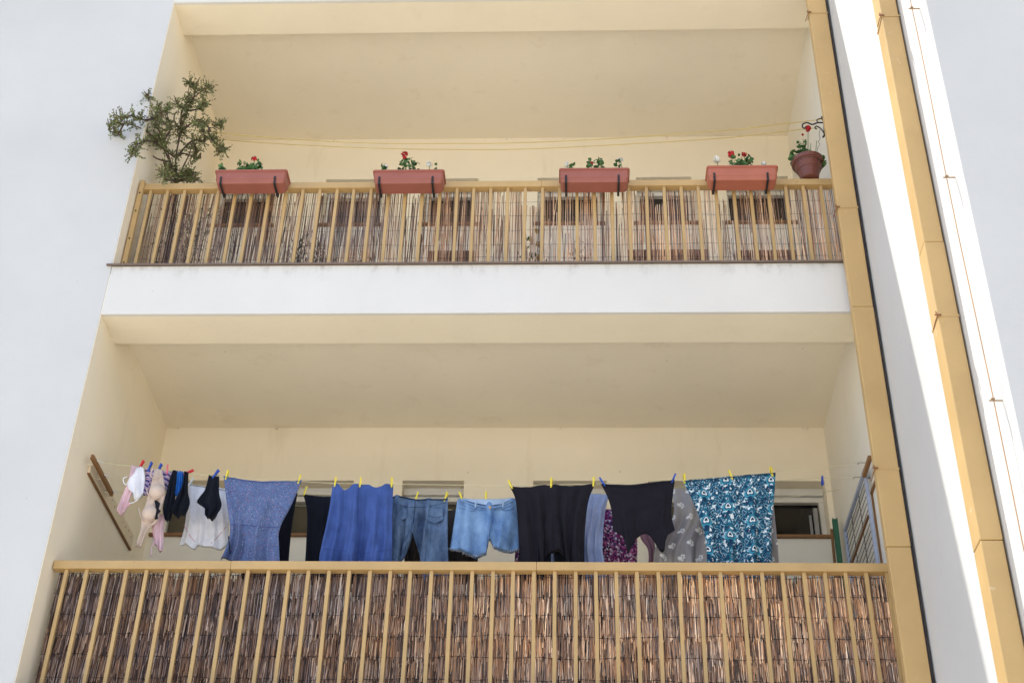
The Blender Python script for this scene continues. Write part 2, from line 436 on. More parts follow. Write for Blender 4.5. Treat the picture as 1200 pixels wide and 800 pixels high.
# ------------------------------------------------------------------ downpipes
def downpipe(x0,x1,y0,y1,label,clamps,seams,X):
    e=empty('downpipe',((x0+x1)/2,(y0+y1)/2,ZGR),label,'downpipe','ochre square downpipes')
    zs=[ZGR]+sorted(at(p[0],p[1],Y=y0).z for p in seams)+[ROOF+.2]
    for i,(a,b_) in enumerate(zip(zs,zs[1:])):
        s=.0015*(i%2)
        one('pipe_section',m_pipe,e,lambda bm:box(bm,(x0-s,y0-s,a+.0015),(x1+s,y1+s,b_-.0015),.006))
    if X==XR: one('gap_shadow_strip',m_wire,e,lambda bm:box(bm,(x1+.003,y0+.006,ZGR),(x1+.011,y1,ROOF+.1)))  # dark strip added as the shadow in the gap between pipe and wall
    for p in clamps:
        z=at(p[0],p[1],Y=y0).z
        def cl(bm):
            box(bm,(x0-.004,y0-.004,z),(x1+.004,y0-.002,z+.014)); box(bm,(x0-.004,y0-.0019,z),(x0-.002,y1+.004,z+.014))
            box(bm,(x0-.0019,y1+.0021,z),(x1+.012,y1+.004,z+.014))
        c=one('clamp',m_pipe,e,cl)
        def bolt(bm):
            tube(bm,[(x0-.012,y0-.006,z+.03),(x0-.004,y0-.012,z+.007),(x0-.02,y0-.003,z-.03),(x0-.034,y0+.015,z-.075)],.0035,6)
            tube(bm,[(x0-.02,y0-.010,z+.007),(x0+.014,y0-.010,z+.007)],.006,6)
        one('bolt',m_rust,c,bolt)
    return e
xa=at(1064,800,Y=-.10).x
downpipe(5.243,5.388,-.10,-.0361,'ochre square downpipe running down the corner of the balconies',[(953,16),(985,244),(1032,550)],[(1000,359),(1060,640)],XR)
downpipe(XF-.012-.108,XF-.012,-1.745,-1.60,'ochre square downpipe on the sunlit side wall of the wing',[(1033,20),(1100,371)],[(1093,283),(1150,632)],XF)
# lightning conductor
yc=-2.10; xc=XF-.045
m_clip=paint('weathered_clip_metal',(.36,.25,.15),.6,(.12,.07,.04),.6,25)
con=empty('lightning_conductor',(xc,yc,ZGR),'thin copper rod on small brackets near the outer edge of the sunlit wall','lightning conductor')
one('rod',m_copper,con,lambda bm:tube(bm,[(xc+.003*math.sin(i*1.3),yc,ZGR+i*.5) for i in range(26)],.003,6))
for p in ((1077,12),(1118,212),(1176,466)):
    z=at(*p,X=XF).z
    def br(bm):
        box(bm,(XF-.065,yc-.004,z-.004),(XF+.01,yc+.004,z+.001),.001); box(bm,(xc-.009,yc-.009,z+.002),(xc+.009,yc+.005,z+.011),.002)
    one('bracket',m_clip,con,br)

# ------------------------------------------------------------------ clothes-line fittings
def shoe(x0,x1,y0,y1,z0,z1,name,mat,label,cat,extra=None):
    e=empty(name,((x0+x1)/2,(y0+y1)/2,z0),label,cat)
    one('bar',mat,e,lambda bm:box(bm,(x0,y0,z0),(x1,y1,z1),.005))
    return e
hkL=[at(114.5,540,X=.10),at(123,555.5,X=.10),at(132,572,X=.10)]
zb_=4.975
barL=empty('clothesline_bar',(.06,.27,4.94),'short brown wooden bar on the left wall holding the lower clotheslines','clothesline bar')
one('bar',m_brown,barL,lambda bm:box(bm,(.048,.27,4.94),(.072,.79,4.978),.006))
def pegs(bm):
    for yy in (.36,.56,.74): tube(bm,[(.003,yy,4.95),(.046,yy,4.95)],.004,8)
one('stay',m_cream,barL,pegs)
LY=[.34,.53,.75]
for yy in LY: one('hook',m_winframe,barL,lambda bm:tube(bm,[(.075,yy,4.965),(.10,yy,4.962),(.112,yy,4.955),(.104,yy,4.948)],.004,6))
bd=empty('wall_board',(.0,.95,4.87),'cream board with screw holes fixed along the left wall of the lower balcony','wall board')
one('board',m_board,bd,lambda bm:box(bm,(.0035,.392,4.905),(.021,1.53,5.02),.002))
one('edge_strip',m_brown,bd,lambda bm:box(bm,(.0035,.392,4.894),(.0225,1.53,4.9045),.002))
def scr(bm):
    for i in range(14):
        y=.45+i*.078; tube(bm,[(.02,y,4.975+(.012 if i%3==0 else 0)),(.023,y,4.975+(.012 if i%3==0 else 0))],.005,6)
one('screw',m_iron,bd,scr)
barR=empty('clothesline_bar',(5.3,.4,4.93),'short brown wooden bar at the right wall holding the lower clotheslines','clothesline bar')
one('bar',m_brown,barR,lambda bm:box(bm,(5.292,.26,4.93),(5.318,.50,4.968),.005))
one('stay',m_iron,barR,lambda bm:[tube(bm,[(5.31,yy,4.95),(5.352,yy,4.95)],.005,6) for yy in (.3,.53)])
for yy in (.34,.53): one('hook',m_iron,barR,lambda bm:tube(bm,[(5.286,yy,4.955),(5.25,yy,4.957),(5.235,yy,4.95),(5.245,yy,4.942)],.0018,6))
stk=empty('wall_batten',(5.34,.5,4.88),'thin brown batten along the right wall beside the downpipe','batten')
p0=at(1028,556,X=5.345); p1=at(1021,578,X=5.345)
one('batten',m_brown,stk,lambda bm:box(bm,(5.338,p0.y,p0.z-.015),(5.354,p1.y,p0.z+.005),.002))
p2=at(1034,656,X=5.345)
one('upright',m_brown,stk,lambda bm:box(bm,(5.342,p1.y-.008,3.4),(5.354,p1.y+.006,p0.z-.0155),.002))
# clotheslines (pixel-traced sag on their own vertical planes)
linepts=[
 [(120,541),(165,547.5),(215,553.5),(266,558.5),(350,563.5),(393,566),(460,567),(600,568.5),(697,566.5),(750,564),(803,561.5),(858,557),(905,553.5),(960,548.5),(1012,542)],
 [(128,557),(160,560),(221,567),(264,572),(357,578),(460,582.5),(530,584.5),(605,583.5),(690,578.5),(790,571.5),(910,563),(963,560),(1008,556.5)],
 [(136,573),(180,579),(300,590),(526,597),(620,598),(711,596),(800,592),(910,583.5),(1003,573.5)]]
hangY=[[LY[0]]*20,[LY[1]]*20,[LY[2]]*20]
lab=['pale cord clothesline nearest the railing, strung from bar to bar with most of the washing',
     'pale cord clothesline second from the railing, carrying the jeans and denim shorts','pale cord clothesline nearest the back wall, with the purple floral cloth on it']
for i,pp in enumerate(linepts):
    pts=[at(x,y,Y=LY[i]) for x,y in pp]
    zz=4.955
    pts=[Vector((.10,LY[i],zz))]+[p for p in pts if .13<p.x<5.22]+[Vector((5.24 if i<2 else 5.19,LY[i],zz if i<2 else at(1003,573.5,Y=LY[i]).z))]
    o=one('clothesline',m_cordp,None,lambda bm:tube(bm,catmull(pts,4),.0021,5)); tag(o,lab[i],'clothesline','lower clotheslines')
# upper yellow lines
UY=[.40,.62]
ul=[[(232,153),(262,156.5),(340,163.3),(437,168),(520,168.5),(600,167.7),(700,163.5),(850,153),(900,147.5),(955,141)],
    [(228,160),(269,164.5),(340,169.4),(437,173.8),(520,175.3),(600,175.2),(700,171),(850,161.8),(941,151.5)]]
lb=['yellow clothesline under the upper ceiling ending at the iron bracket','yellow clothesline, lower of the two empty ones on the upper balcony']
for i,pp in enumerate(ul):
    pts=[at(x,y,Y=UY[i]) for x,y in pp]
    pts=[Vector((.003,UY[i],pts[0].z+.02))]+pts+[Vector((5.354,UY[i],pts[-1].z+.01))]
    o=one('clothesline',m_cord,None,lambda bm:tube(bm,catmull(pts,4),.0032,6)); tag(o,lb[i],'clothesline','upper clotheslines')

# ------------------------------------------------------------------ garments
def poly(pts,n):
    """resample a polyline (Vectors) smoothly at n+1 even steps"""
    if len(pts)>2: pts=catmull(pts,6)
    d=[0]
    for a,b_ in zip(pts,pts[1:]): d.append(d[-1]+(b_-a).length)
    out=[]; j=0
    for k in range(n+1):
        s=d[-1]*k/n
        while j<len(d)-2 and d[j+1]<s: j+=1
        t=(s-d[j])/max(1e-9,d[j+1]-d[j]); out.append(pts[j].lerp(pts[j+1],min(1,t)))
    return out
def polyk(pts,n):
    """like poly but keeps corners (no smoothing)"""
    d=[0]
    for a,b_ in zip(pts,pts[1:]): d.append(d[-1]+(b_-a).length)
    out=[]; j=0
    for k in range(n+1):
        s=d[-1]*k/n
        while j<len(d)-2 and d[j+1]<s: j+=1
        t=(s-d[j])/max(1e-9,d[j+1]-d[j]); out.append(pts[j].lerp(pts[j+1],min(1,t)))
    return out
def patch(bm,Y,top,bottom,left,right,folds=6,amp=.012,thick=.02,seed=0,nu=None,nv=None,smoothb=True,topamp=.15,layers=2,fray=0,drape=None):
    W=lambda L_:[at(x,y,Y=Y) for x,y in L_]
    T,B,Lf,Rt=W(top),W(bottom),W(left),W(right)
    nu=nu or max(14,int((T[-1]-T[0]).length*130)); nv=nv or max(14,int((Lf[-1]-Lf[0]).length*80))
    T=poly(T,nu); B=(poly if smoothb else polyk)(B,nu); Lf=poly(Lf,nv); Rt=poly(Rt,nv)
    rr=random.Random(seed); ph=[rr.uniform(0,6.28) for _ in range(8)]
    grid=[]
    for i in range(nu+1):
        u=i/nu; col=[]
        for j in range(nv+1):
            v=j/nv
            p=T[i].lerp(B[i],v)+Lf[j].lerp(Rt[j],u)-(T[0].lerp(T[-1],u).lerp(B[0].lerp(B[-1],u),v))
            a=topamp+(1-topamp)*v**.8
            skew=.35*math.sin(v*2+ph[5])
            f=math.sin(2*math.pi*folds*(u+.05*math.sin(3*v+ph[3]))+ph[0]+skew)*.55+math.sin(2*math.pi*folds*1.7*u+ph[1]-v*1.5)*.28+.6*noise.noise((u*folds*.9,v*3,seed*1.7))+.3*noise.noise((u*folds*3,v*7,seed*2.7))+.2*v*math.sin(2*math.pi*folds*3.1*u+2.5*math.sin(v*2+ph[6])+ph[7])
            dy=amp*2.6*a*f
            if drape: dy+=1.6*drape(u,v)
            col.append((p,dy,u,v))
        grid.append(col)
    def mk(side):
        out=[]
        for i,col in enumerate(grid):
            c=[]
            for j,(p,dy,u,v) in enumerate(col):
                e=min(1,u*8,(1-u)*8); e=math.sqrt(max(0,e)); e2=min(1,v*6)
                off=-thick*.5*e*e2 if side==0 else thick*.5*e*e2+.001
                c.append(bm.verts.new((p.x,Y+dy*(1 if side==0 else .7)+off,p.z)))
            out.append(c)
        return out
    A=mk(0); Bk=mk(1) if layers==2 else None
    for i in range(nu):
        for j in range(nv):
            bm.faces.new((A[i][j],A[i][j+1],A[i+1][j+1],A[i+1][j]))
            if Bk: bm.faces.new((Bk[i][j],Bk[i+1][j],Bk[i+1][j+1],Bk[i][j+1]))
    if Bk:
        for j in range(nv):
            bm.faces.new((A[0][j],Bk[0][j],Bk[0][j+1],A[0][j+1])); bm.faces.new((A[nu][j],A[nu][j+1],Bk[nu][j+1],Bk[nu][j]))
        for i in range(nu):
            bm.faces.new((A[i][0],A[i+1][0],Bk[i+1][0],Bk[i][0])); bm.faces.new((A[i][nv],Bk[i][nv],Bk[i+1][nv],A[i+1][nv]))
    return A
def garment(name,mat,label,cat,Y,top,bottom,left,right,group=None,**k):
    bm=bmesh.new(); patch(bm,Y,top,bottom,left,right,**k)
    o=link(name,bm,mat,None,smooth=True); tag(o,label,cat,group); return o
def seam(name,mat,parent,Y,pts,r=.002,dy=-.016,smooth=True):
    P=[at(x,y,Y=Y)+Vector((0,dy,0)) for x,y in pts]
    if len(P)>2 and smooth: P=catmull(P,5)
    return one(name,mat,parent,lambda bm:tube(bm,P,r,5),smooth=True)
def flatpart(name,mat,parent,Y,pts,dy=-.02,th=.004):
    """thin sewn-on piece (pocket, label) following an outline"""
    P=[at(x,y,Y=Y)+Vector((0,dy,0)) for x,y in pts]
    def f(bm):
        a=[bm.verts.new(p) for p in P]; b_=[bm.verts.new(p+Vector((0,th,0))) for p in P]
        bm.faces.new(a); bm.faces.new(b_[::-1])
        n=len(P)
        for i in range(n): bm.faces.new((a[i],b_[i],b_[(i+1)%n],a[(i+1)%n]))
    return one(name,mat,parent,f)
Y1,Y2,Y3=LY
# cloth colours
def dots(nt,co):
    v=N(nt,'ShaderNodeTexVoronoi'); v.inputs['Scale'].default_value=105; L(nt,co,v.inputs['Vector'])
    c=v.outputs['Color']; s=N(nt,'ShaderNodeSeparateColor'); L(nt,c,s.inputs[0])
    base=mixc(nt,spread(noise_(nt,co,8,3),.3,.7,nt),(.085,.125,.26),(.115,.165,.32))
    d=math_(nt,'LESS_THAN',v.outputs['Distance'],.27)
    k=ramp(nt,s.outputs[0],[(0,(.02,.02,.06)),(.4,(.02,.02,.07)),(.55,(.45,.12,.18)),(.75,(.35,.38,.5)),(1,(.45,.12,.2))],'CONSTANT')
    return mixc(nt,d,base,k)
def damask(nt,co):
    s=N(nt,'ShaderNodeSeparateXYZ'); L(nt,co,s.inputs[0])
    w,h=.15,.21
    z=math_(nt,'DIVIDE',s.outputs[2],h); x=math_(nt,'DIVIDE',s.outputs[0],w)
    row=math_(nt,'FLOOR',math_(nt,'MULTIPLY',x,2)); 
    x2=math_(nt,'PINGPONG',x,.5); z2=math_(nt,'FRACT',math_(nt,'ADD',z,math_(nt,'MULTIPLY',math_(nt,'FLOOR',math_(nt,'ADD',x,.5)),.5)))
    cmb=N(nt,'ShaderNodeCombineXYZ'); L(nt,math_(nt,'MULTIPLY',x2,1.5),cmb.inputs[0]); L(nt,math_(nt,'MULTIPLY',z2,1.9),cmb.inputs[2])
    vv=cmb.outputs[0]
    n1=noise_(nt,vv,2.6,1.2,.5); 
    wv=N(nt,'ShaderNodeTexVoronoi'); wv.inputs['Scale'].default_value=3.1; L(nt,vv,wv.inputs['Vector'])
    f=math_(nt,'FRACT',math_(nt,'ADD',math_(nt,'MULTIPLY',n1,3.2),math_(nt,'MULTIPLY',wv.outputs['Distance'],1.6)))
    c=ramp(nt,f,[(0,(.008,.035,.085)),(.2,(.010,.07,.13)),(.42,(.022,.14,.22)),(.6,(.012,.075,.14)),(.72,(.10,.30,.42)),(.86,(.66,.74,.76)),(.92,(.01,.03,.08))],'CONSTANT')
    # heart-shaped medallions once per tile
    dx=math_(nt,'ABSOLUTE',math_(nt,'SUBTRACT',x2,0)); dz=math_(nt,'SUBTRACT',z2,.5)
    dz=math_(nt,'ADD',dz,math_(nt,'MULTIPLY',dx,.55))
    d=math_(nt,'SQRT',math_(nt,'ADD',math_(nt,'POWER',math_(nt,'MULTIPLY',dx,w),2),math_(nt,'POWER',math_(nt,'MULTIPLY',dz,h),2)))
    k=ramp(nt,math_(nt,'MULTIPLY',d,20),[(0,(.01,.03,.08)),(.2,(.68,.76,.78)),(.36,(.015,.05,.11)),(.5,(.04,.24,.35)),(.7,(.01,.05,.1)),(.78,(1,1,1))],'CONSTANT')
    wp=math_(nt,'GREATER_THAN',noise_(nt,co,34,2,.6),.61)
    c=mixc(nt,wp,c,(.64,.72,.75))
    dk=math_(nt,'GREATER_THAN',noise_(nt,objco(nt,(1.3,1,.9)),41,2,.6),.60)
    c=mixc(nt,dk,c,(.010,.04,.09))
    return mixc(nt,math_(nt,'LESS_THAN',d,.035),c,k)
def paws(nt,co):
    s=N(nt,'ShaderNodeSeparateXYZ'); L(nt,co,s.inputs[0])
    w,h=.118,.10
    z=math_(nt,'DIVIDE',s.outputs[2],h); rowi=math_(nt,'FLOOR',z); 
    x=math_(nt,'ADD',math_(nt,'DIVIDE',s.outputs[0],w),math_(nt,'MULTIPLY',rowi,.47))
    fx=math_(nt,'MULTIPLY',math_(nt,'SUBTRACT',math_(nt,'FRACT',x),.5),w); fz=math_(nt,'MULTIPLY',math_(nt,'SUBTRACT',math_(nt,'FRACT',z),.5),h)
    tot=None
    for cx_,cz_,r,ax in ((-.010,0,.0165,.75),(.003,.018,.0068,1),(.015,.010,.0068,1),(.016,-.006,.0068,1),(.006,-.017,.0068,1)):
        dx=math_(nt,'SUBTRACT',fx,cx_); dz=math_(nt,'DIVIDE',math_(nt,'SUBTRACT',fz,cz_),ax)
        d=math_(nt,'SQRT',math_(nt,'ADD',math_(nt,'POWER',dx,2),math_(nt,'POWER',dz,2)))
        q=math_(nt,'LESS_THAN',d,r); tot=q if tot is None else math_(nt,'MAXIMUM',tot,q)
    base=mixc(nt,spread(noise_(nt,co,3,3),.35,.65,nt),(.42,.395,.37),(.25,.24,.265))
    return mixc(nt,math_(nt,'MULTIPLY',tot,.95),base,(.8,.8,.8))
def floral(nt,co):
    v=N(nt,'ShaderNodeTexVoronoi'); v.inputs['Scale'].default_value=80; L(nt,co,v.inputs['Vector'])
    s=N(nt,'ShaderNodeSeparateColor'); L(nt,v.outputs['Color'],s.inputs[0])
    return ramp(nt,s.outputs[0],[(0,(.07,.02,.08)),(.22,(.22,.03,.14)),(.4,(.10,.08,.22)),(.55,(.42,.12,.28)),(.7,(.55,.45,.55)),(.82,(.06,.015,.06)),(.93,(.7,.65,.7))],'CONSTANT')
def stripes(nt,co):
    s=N(nt,'ShaderNodeSeparateXYZ'); L(nt,co,s.inputs[0])
    f=math_(nt,'FRACT',math_(nt,'ADD',math_(nt,'MULTIPLY',s.outputs[2],26),math_(nt,'MULTIPLY',s.outputs[0],6)))
    return ramp(nt,f,[(0,(.08,.05,.2)),(.25,(.62,.6,.72)),(.45,(.5,.12,.4)),(.6,(.7,.68,.75)),(.8,(.16,.12,.38))],'CONSTANT')
def denim(c0,c1):
    def f(nt,co):
        n=spread(noise_(nt,objco(nt,(1,1,.6)),6,7,.7),.34,.68,nt); c=mixc(nt,n,c0,c1)
        t=noise_(nt,objco(nt,(1,1,.15)),420,2)
        return mixc(nt,math_(nt,'MULTIPLY',spread(t,.45,.7,nt),.25),c,tint(c1,1.3))
    return f
f_dress=fabric('blue_dotted_cloth',dots); f_black=fabric('black_jersey',lambda nt,co:(.011,.010,.016)); f_navy=fabric('blue_black_jersey',lambda nt,co:(.006,.008,.015))
f_blue=fabric('royal_blue_jersey',lambda nt,co:(.05,.095,.29)); f_jean=fabric('dark_faded_denim',denim((.02,.045,.11),(.15,.23,.37)),wr=.9)
f_short=fabric('light_blue_denim',denim((.07,.16,.37),(.25,.40,.62)),wr=.9); f_shortin=fabric('pale_denim_lining',lambda nt,co:(.33,.45,.64))
f_seamd=fabric('dark_denim_seam',lambda nt,co:(.012,.03,.075)); f_seaml=fabric('denim_seam',lambda nt,co:(.07,.15,.32))
f_greyblue=fabric('grey_blue_jersey',lambda nt,co:(.30,.36,.55)); f_floral=fabric('purple_floral_cloth',floral); f_mauve=fabric('mauve_voile',lambda nt,co:(.30,.17,.22))
f_paw=fabric('grey_paw_print_cloth',paws); f_teal=fabric('teal_damask_cloth',damask); f_white=fabric('white_cotton',lambda nt,co:(.74,.75,.80)); f_pink=fabric('pale_pink_cotton',lambda nt,co:(.66,.46,.50))
f_pinkd=fabric('pink_cotton',lambda nt,co:(.62,.34,.38)); f_beige=fabric('beige_satin',lambda nt,co:(.58,.47,.40),rough=.7); f_strip=fabric('striped_purple_cloth',stripes)
f_bright=fabric('bright_blue_lace',lambda nt,co:(.02,.13,.45)); f_dark=fabric('charcoal_brown_cloth',lambda nt,co:(.045,.038,.036)); f_thread=fabric('blue_thread',lambda nt,co:(.03,.05,.2)); f_redp=fabric('red_piping',lambda nt,co:(.5,.12,.14))
g=None
# back line first
garment('trousers',f_dark,'dark charcoal cloth on the back line, behind the jeans and denim shorts','cloth',Y3,[(474,596),(516,597),(560,597)],[(474,684),(516,684),(560,684)],[(474,596),(474,684)],[(560,597),(560,684)],folds=5,seed=1)
garment('floral_cloth',f_floral,'purple floral cloth hanging behind the black tops and grey-blue shirt','cloth',Y3,[(612,596),(680,596),(745,597)],[(603,684),(680,684),(746,684)],[(612,596),(604,640),(603,684)],[(745,597),(747,630),(746,684)],folds=9,seed=2)
garment('scarf',f_mauve,'thin mauve scarf showing through the neck of the smaller black top','scarf',Y3-.03,[(745,598),(764,598)],[(757,684),(769,684)],[(745,598),(750,628),(760,646),(757,684)],[(764,598),(766,628),(768,645),(769,684)],folds=2,amp=.008,seed=3)
# second line
ws=garment('shirt',f_white,'white shirt with red piping hung behind the black briefs','shirt',Y2,[(221,567),(240,569.5),(265,572)],[(210,638),(217,637),(226,643),(231,639.5),(245,640),(252,643),(262,642.5),(268,637)],[(221,567),(219,595),(216,615),(210,638)],[(265,572),(268,600),(268,637)],folds=4,amp=.01,seed=4,smoothb=False)
seam('piping',f_redp,ws,Y2,[(216,616),(222,627),(229,636)],.0016,-.02); seam('piping',f_redp,ws,Y2,[(266,618),(257,629),(248,638)],.0016,-.02)
seam('hem',f_black,ws,Y2,[(221,568.5),(240,571),(265,575)],.0018,-.008)
garment('black_trousers',f_navy,'black garment hung half behind the dotted blue dress','garment',Y2,[(300,575.5),(325,577),(349,577.5)],[(282,684),(310,684),(337,684)],[(300,575.5),(290,620),(282,684)],[(349,577.5),(344,605),(340,640),(337,684)],folds=3,seed=5)
garment('black_skirt',f_navy,'black garment hung half behind the royal blue skirt','garment',Y2,[(355,578),(372,581),(400,582),(430,581)],[(357,684),(395,684),(430,684)],[(355,578),(360,600),(359,640),(356,684)],[(430,581),(430,684)],folds=4,seed=6)
def jd(u,v): return -.022*math.exp(-((v-.42)/.1)**2)*math.sin(u*9)*.6
jn=garment('jeans',f_jean,'dark faded blue jeans hung by the waist between skirt and shorts','jeans',Y2,[(458,582),(470,581),(486,584.5),(500,584),(525,584)],[(436,684),(462,684),(469,656),(477,645),(484,627),(489,640),(493,656),(495,684),(526,684)],[(458,582),(456,610),(447,650),(436,684)],[(525,584),(525,625),(526,684)],folds=3.3,amp=.022,thick=.04,seed=7,smoothb=False,drape=jd,topamp=.3,nu=60,nv=60)
seam('waistband',f_seamd,jn,Y2,[(459,583.5),(471,583),(487,586.5),(500,586),(524.5,586)],.005,-.012)
seam('seam',f_seamd,jn,Y2,[(487,587),(486.5,600),(485,615),(484.5,626)],.0022,-.030)
seam('seam',f_seamd,jn,Y2,[(460,592),(472,595),(487,596.5),(505,595),(524,591)],.0016,-.030)
for pts in ([(463,598),(477,598.5),(478,609),(470,613),(462,609)],[(500,598),(519,597),(520,611),(510,616),(501,612)]):
    pk=flatpart('pocket',f_jean,jn,Y2,pts,-.034,.006)
    seam('stitching',f_seaml,pk,Y2,pts+[pts[0]],.0012,-.0352,smooth=False)
seam('seam',f_seamd,jn,Y2,[(501,606),(511,609),(520,607)],.0012,-.0352)
sh=garment('denim_shorts',f_short,'light blue cut-off denim shorts with frayed hems and a brass button','shorts',Y2,[(536,583),(558,585),(582,585),(604,583)],[(527,643.5),(532,644.5),(538,645),(546,649),(554,651.5),(563,650.5),(570,649),(571,641),(573,632),(574,630),(576,634),(578,640),(584,646),(596,646.5),(608,643.5)],[(536,583),(533,605),(530,625),(527,643.5)],[(604,583),(607,600),(609,622),(608,643.5)],folds=3,amp=.016,thick=.045,seed=8,smoothb=False,topamp=.2,nu=60,nv=44)
flatpart('lining',f_shortin,sh,Y2,[(541,586.5),(560,587),(582,587),(600,586),(590,592),(574,594),(558,591.5)],-.0275,.004)
seam('waistband',f_short,sh,Y2,[(539,587),(550,591.5),(560,594.5),(574,596.5),(588,594.5),(596,591),(602,587)],.0085,-.024)
seam('seam',f_seaml,sh,Y2,[(539,592),(552,598),(574,600.5),(591,598),(603,592)],.0016,-.030)
seam('fly',f_seaml,sh,Y2,[(574,600),(573.5,612),(577,614),(578,602)],.0016,-.031); seam('seam',f_seaml,sh,Y2,[(574,613),(574,630)],.002,-.031)
seam('pocket_seam',f_seaml,sh,Y2,[(538,597),(548,600),(556,601),(560,596)],.0018,-.031); seam('pocket_seam',f_seaml,sh,Y2,[(604,596),(597,600),(589,600),(588,597)],.0018,-.031)
for pp in ((558,593),(590,593.5)): flatpart('belt_loop',f_shortin,sh,Y2,[(pp[0]-1,pp[1]-3),(pp[0]+1,pp[1]-3),(pp[0]+.2,pp[1]+4),(pp[0]-1.6,pp[1]+4)],-.036,.004)
bt=at(574.3,597,Y=Y2); one('button',paint('brass',(.55,.33,.1),.3),sh,lambda bm:tube(bm,[(bt.x,Y2-.038,bt.z),(bt.x,Y2-.031,bt.z)],.009,12))
def fr(bm):
    R=random.Random(4)
    hem=[(527,643.5),(538,645),(546,649),(554,651.5),(570,649)]; hem2=[(578,640),(584,646),(596,646.5),(608,643.5)]
    for H_,n in ((hem,34),(hem2,30)):
        P=polyk([at(x,y,Y=Y2) for x,y in H_],n)
        for p in P:
            for q in range(2):
                l=R.uniform(.006,.022)*(3 if R.random()<.05 else 1); a=p+Vector((R.uniform(-.004,.004),-.01+R.uniform(-.01,.01),.004))
                tube(bm,[a,a+Vector((R.uniform(-.006,.006),0,-l*.6)),a+Vector((R.uniform(-.01,.01),0,-l))],.0007,3)
one('frayed_hem',f_white,sh,fr)
gb=garment('long_sleeve_shirt',f_greyblue,'pale grey-blue shirt hung between the two black tops','shirt',Y2,[(636,578.5),(690,578),(713,579.5)],[(629,684),(670,684),(713,684)],[(636,578.5),(630,684)],[(714,579.5),(709,600),(706,640),(708,657),(713,684)],folds=9,amp=.016,seed=9)
garment('paw_print_skirt',f_paw,'grey cloth with white paw prints hung half behind the teal patterned one','cloth',Y2+.02,[(788,573.5),(797,571.5),(812,573),(860,569),(906,567)],[(765,684),(840,684),(914,684)],[(788,573.5),(789,604),(776,628),(767,643),(765,684)],[(906,567),(907,600),(911,640),(915,684)],folds=5,amp=.022,seed=10)
# front line
pk=garment('sock',f_pink,'pale pink sock, leftmost item on the front line','sock',Y1,[(154,544.5),(158,545.5),(162,547)],[(137,599),(141,602.5),(146,602)],[(154,544.5),(151,560),(143,580),(137,599)],[(162,547),(160,566),(153,584),(151,592),(146,602)],folds=1.5,amp=.01,seed=11,thick=.03)
flatpart('heel',f_pinkd,pk,Y1,[(145,592),(151,589),(154,592),(148,596),(145,600)],-.02,.006)
wu=garment('briefs',f_white,'small white briefs with a loose strap pegged beside the pink sock','briefs',Y1-.02,[(160,548),(164,546.5),(168,547.5)],[(150,573),(155,577),(158,586),(163,585),(168,577)],[(160,548),(156,556),(149,564),(150,573)],[(168,547.5),(170,560),(168,577)],folds=2,amp=.008,seed=12)
seam('strap',f_white,wu,Y1,[(150,561),(146,563),(147,569),(150,570)],.004,-.03); seam('strap',f_white,wu,Y1,[(166,577),(164,586),(158,591),(153,592)],.004,-.03)
garment('striped_top',f_strip,'purple and white striped top bunched behind the beige bra','top',Y1+.03,[(169,548),(185,551),(201,552)],[(166,581),(172,579),(180,569),(188,571),(196,574)],[(169,548),(170,560),(166,581)],[(201,552),(200,562),(196,574)],folds=4,amp=.015,seed=13)
bra=garment('bra',f_beige,'beige bra hanging lengthwise by one strap, black lace at its side','bra',Y1-.02,[(181,550),(185,549),(189.5,550)],[(158,639),(161,640),(165,641)],[(181,550),(177,566),(171,588),(166,605),(164,622),(158,639)],[(189.5,550),(192,562),(193.5,580),(189,596),(184,612),(174,620),(165,641)],folds=1.5,amp=.008,seed=14,thick=.02)
def cup(c,rx,rz,d,ax=.2):
    def f(bm):
        p=at(*c,Y=Y1-.03); n=10; rings=[]
        for i in range(n):
            a=i/(n-1)*math.pi/2; 
            rings.append([bm.verts.new((p.x+rx*math.cos(a)*math.cos(t)+ax*rz*math.cos(a)*math.sin(t)*.4,p.y-d*math.sin(a),p.z+rz*math.cos(a)*math.sin(t))) for t in [k*math.pi/10 for k in range(20)]])
        for A,B_ in zip(rings,rings[1:]):
            for k in range(20): bm.faces.new((A[k],A[(k+1)%20],B_[(k+1)%20],B_[k]))
    return f
one('cup',f_beige,bra,cup((184,577),.055,.058,.05),smooth=True); one('cup',f_beige,bra,cup((175.5,602),.056,.06,.05),smooth=True)
seam('strap',f_beige,bra,Y1,[(181,552),(178,561),(183,563.5),(189,562),(190,554)],.005,-.045)
seam('underwire',f_beige,bra,Y1,[(174,577),(177,586),(184,589),(192,586)],.0035,-.06); seam('underwire',f_beige,bra,Y1,[(165,600),(168,611),(176,614),(184,609)],.0035,-.06)
lc=flatpart('lace',f_black,bra,Y1,[(183,591),(186,590.5),(190,594),(188,600),(190.5,603),(187,607),(187.5,612),(183.5,613),(185,606),(182.5,602),(184.5,597)],-.055,.004)
pc=garment('camisole',f_pink,'pale pink camisole dangling below the beige bra','top',Y1+.01,[(180,606),(187,602),(195,603)],[(181,638),(184,640),(187,647),(190.5,646)],[(180,606),(178,618),(181,638)],[(195,603),(192,618),(190.5,646)],folds=2,amp=.01,seed=15)
seam('strap',f_pink,pc,Y1,[(180,636),(178,642),(177,652)],.005,-.005)
bb=bmesh.new()
patch(bb,Y1-.01,[(202,551),(205,550.5),(208,552)],[(193,608),(195,609.5),(198,608)],[(202,551),(197,568),(191,588),(190.5,600),(193,608)],[(208,552),(206,575),(204,592),(198,608)],folds=2,amp=.012,seed=16,thick=.03)
patch(bb,Y1-.03,[(216,552),(218.5,552),(221,554)],[(201,600),(205,603),(211,604.5),(218,601)],[(216,552),(214,572),(205,586),(201,600)],[(221,554),(220,575),(222,587),(218,601)],folds=2,amp=.016,seed=17,thick=.04)
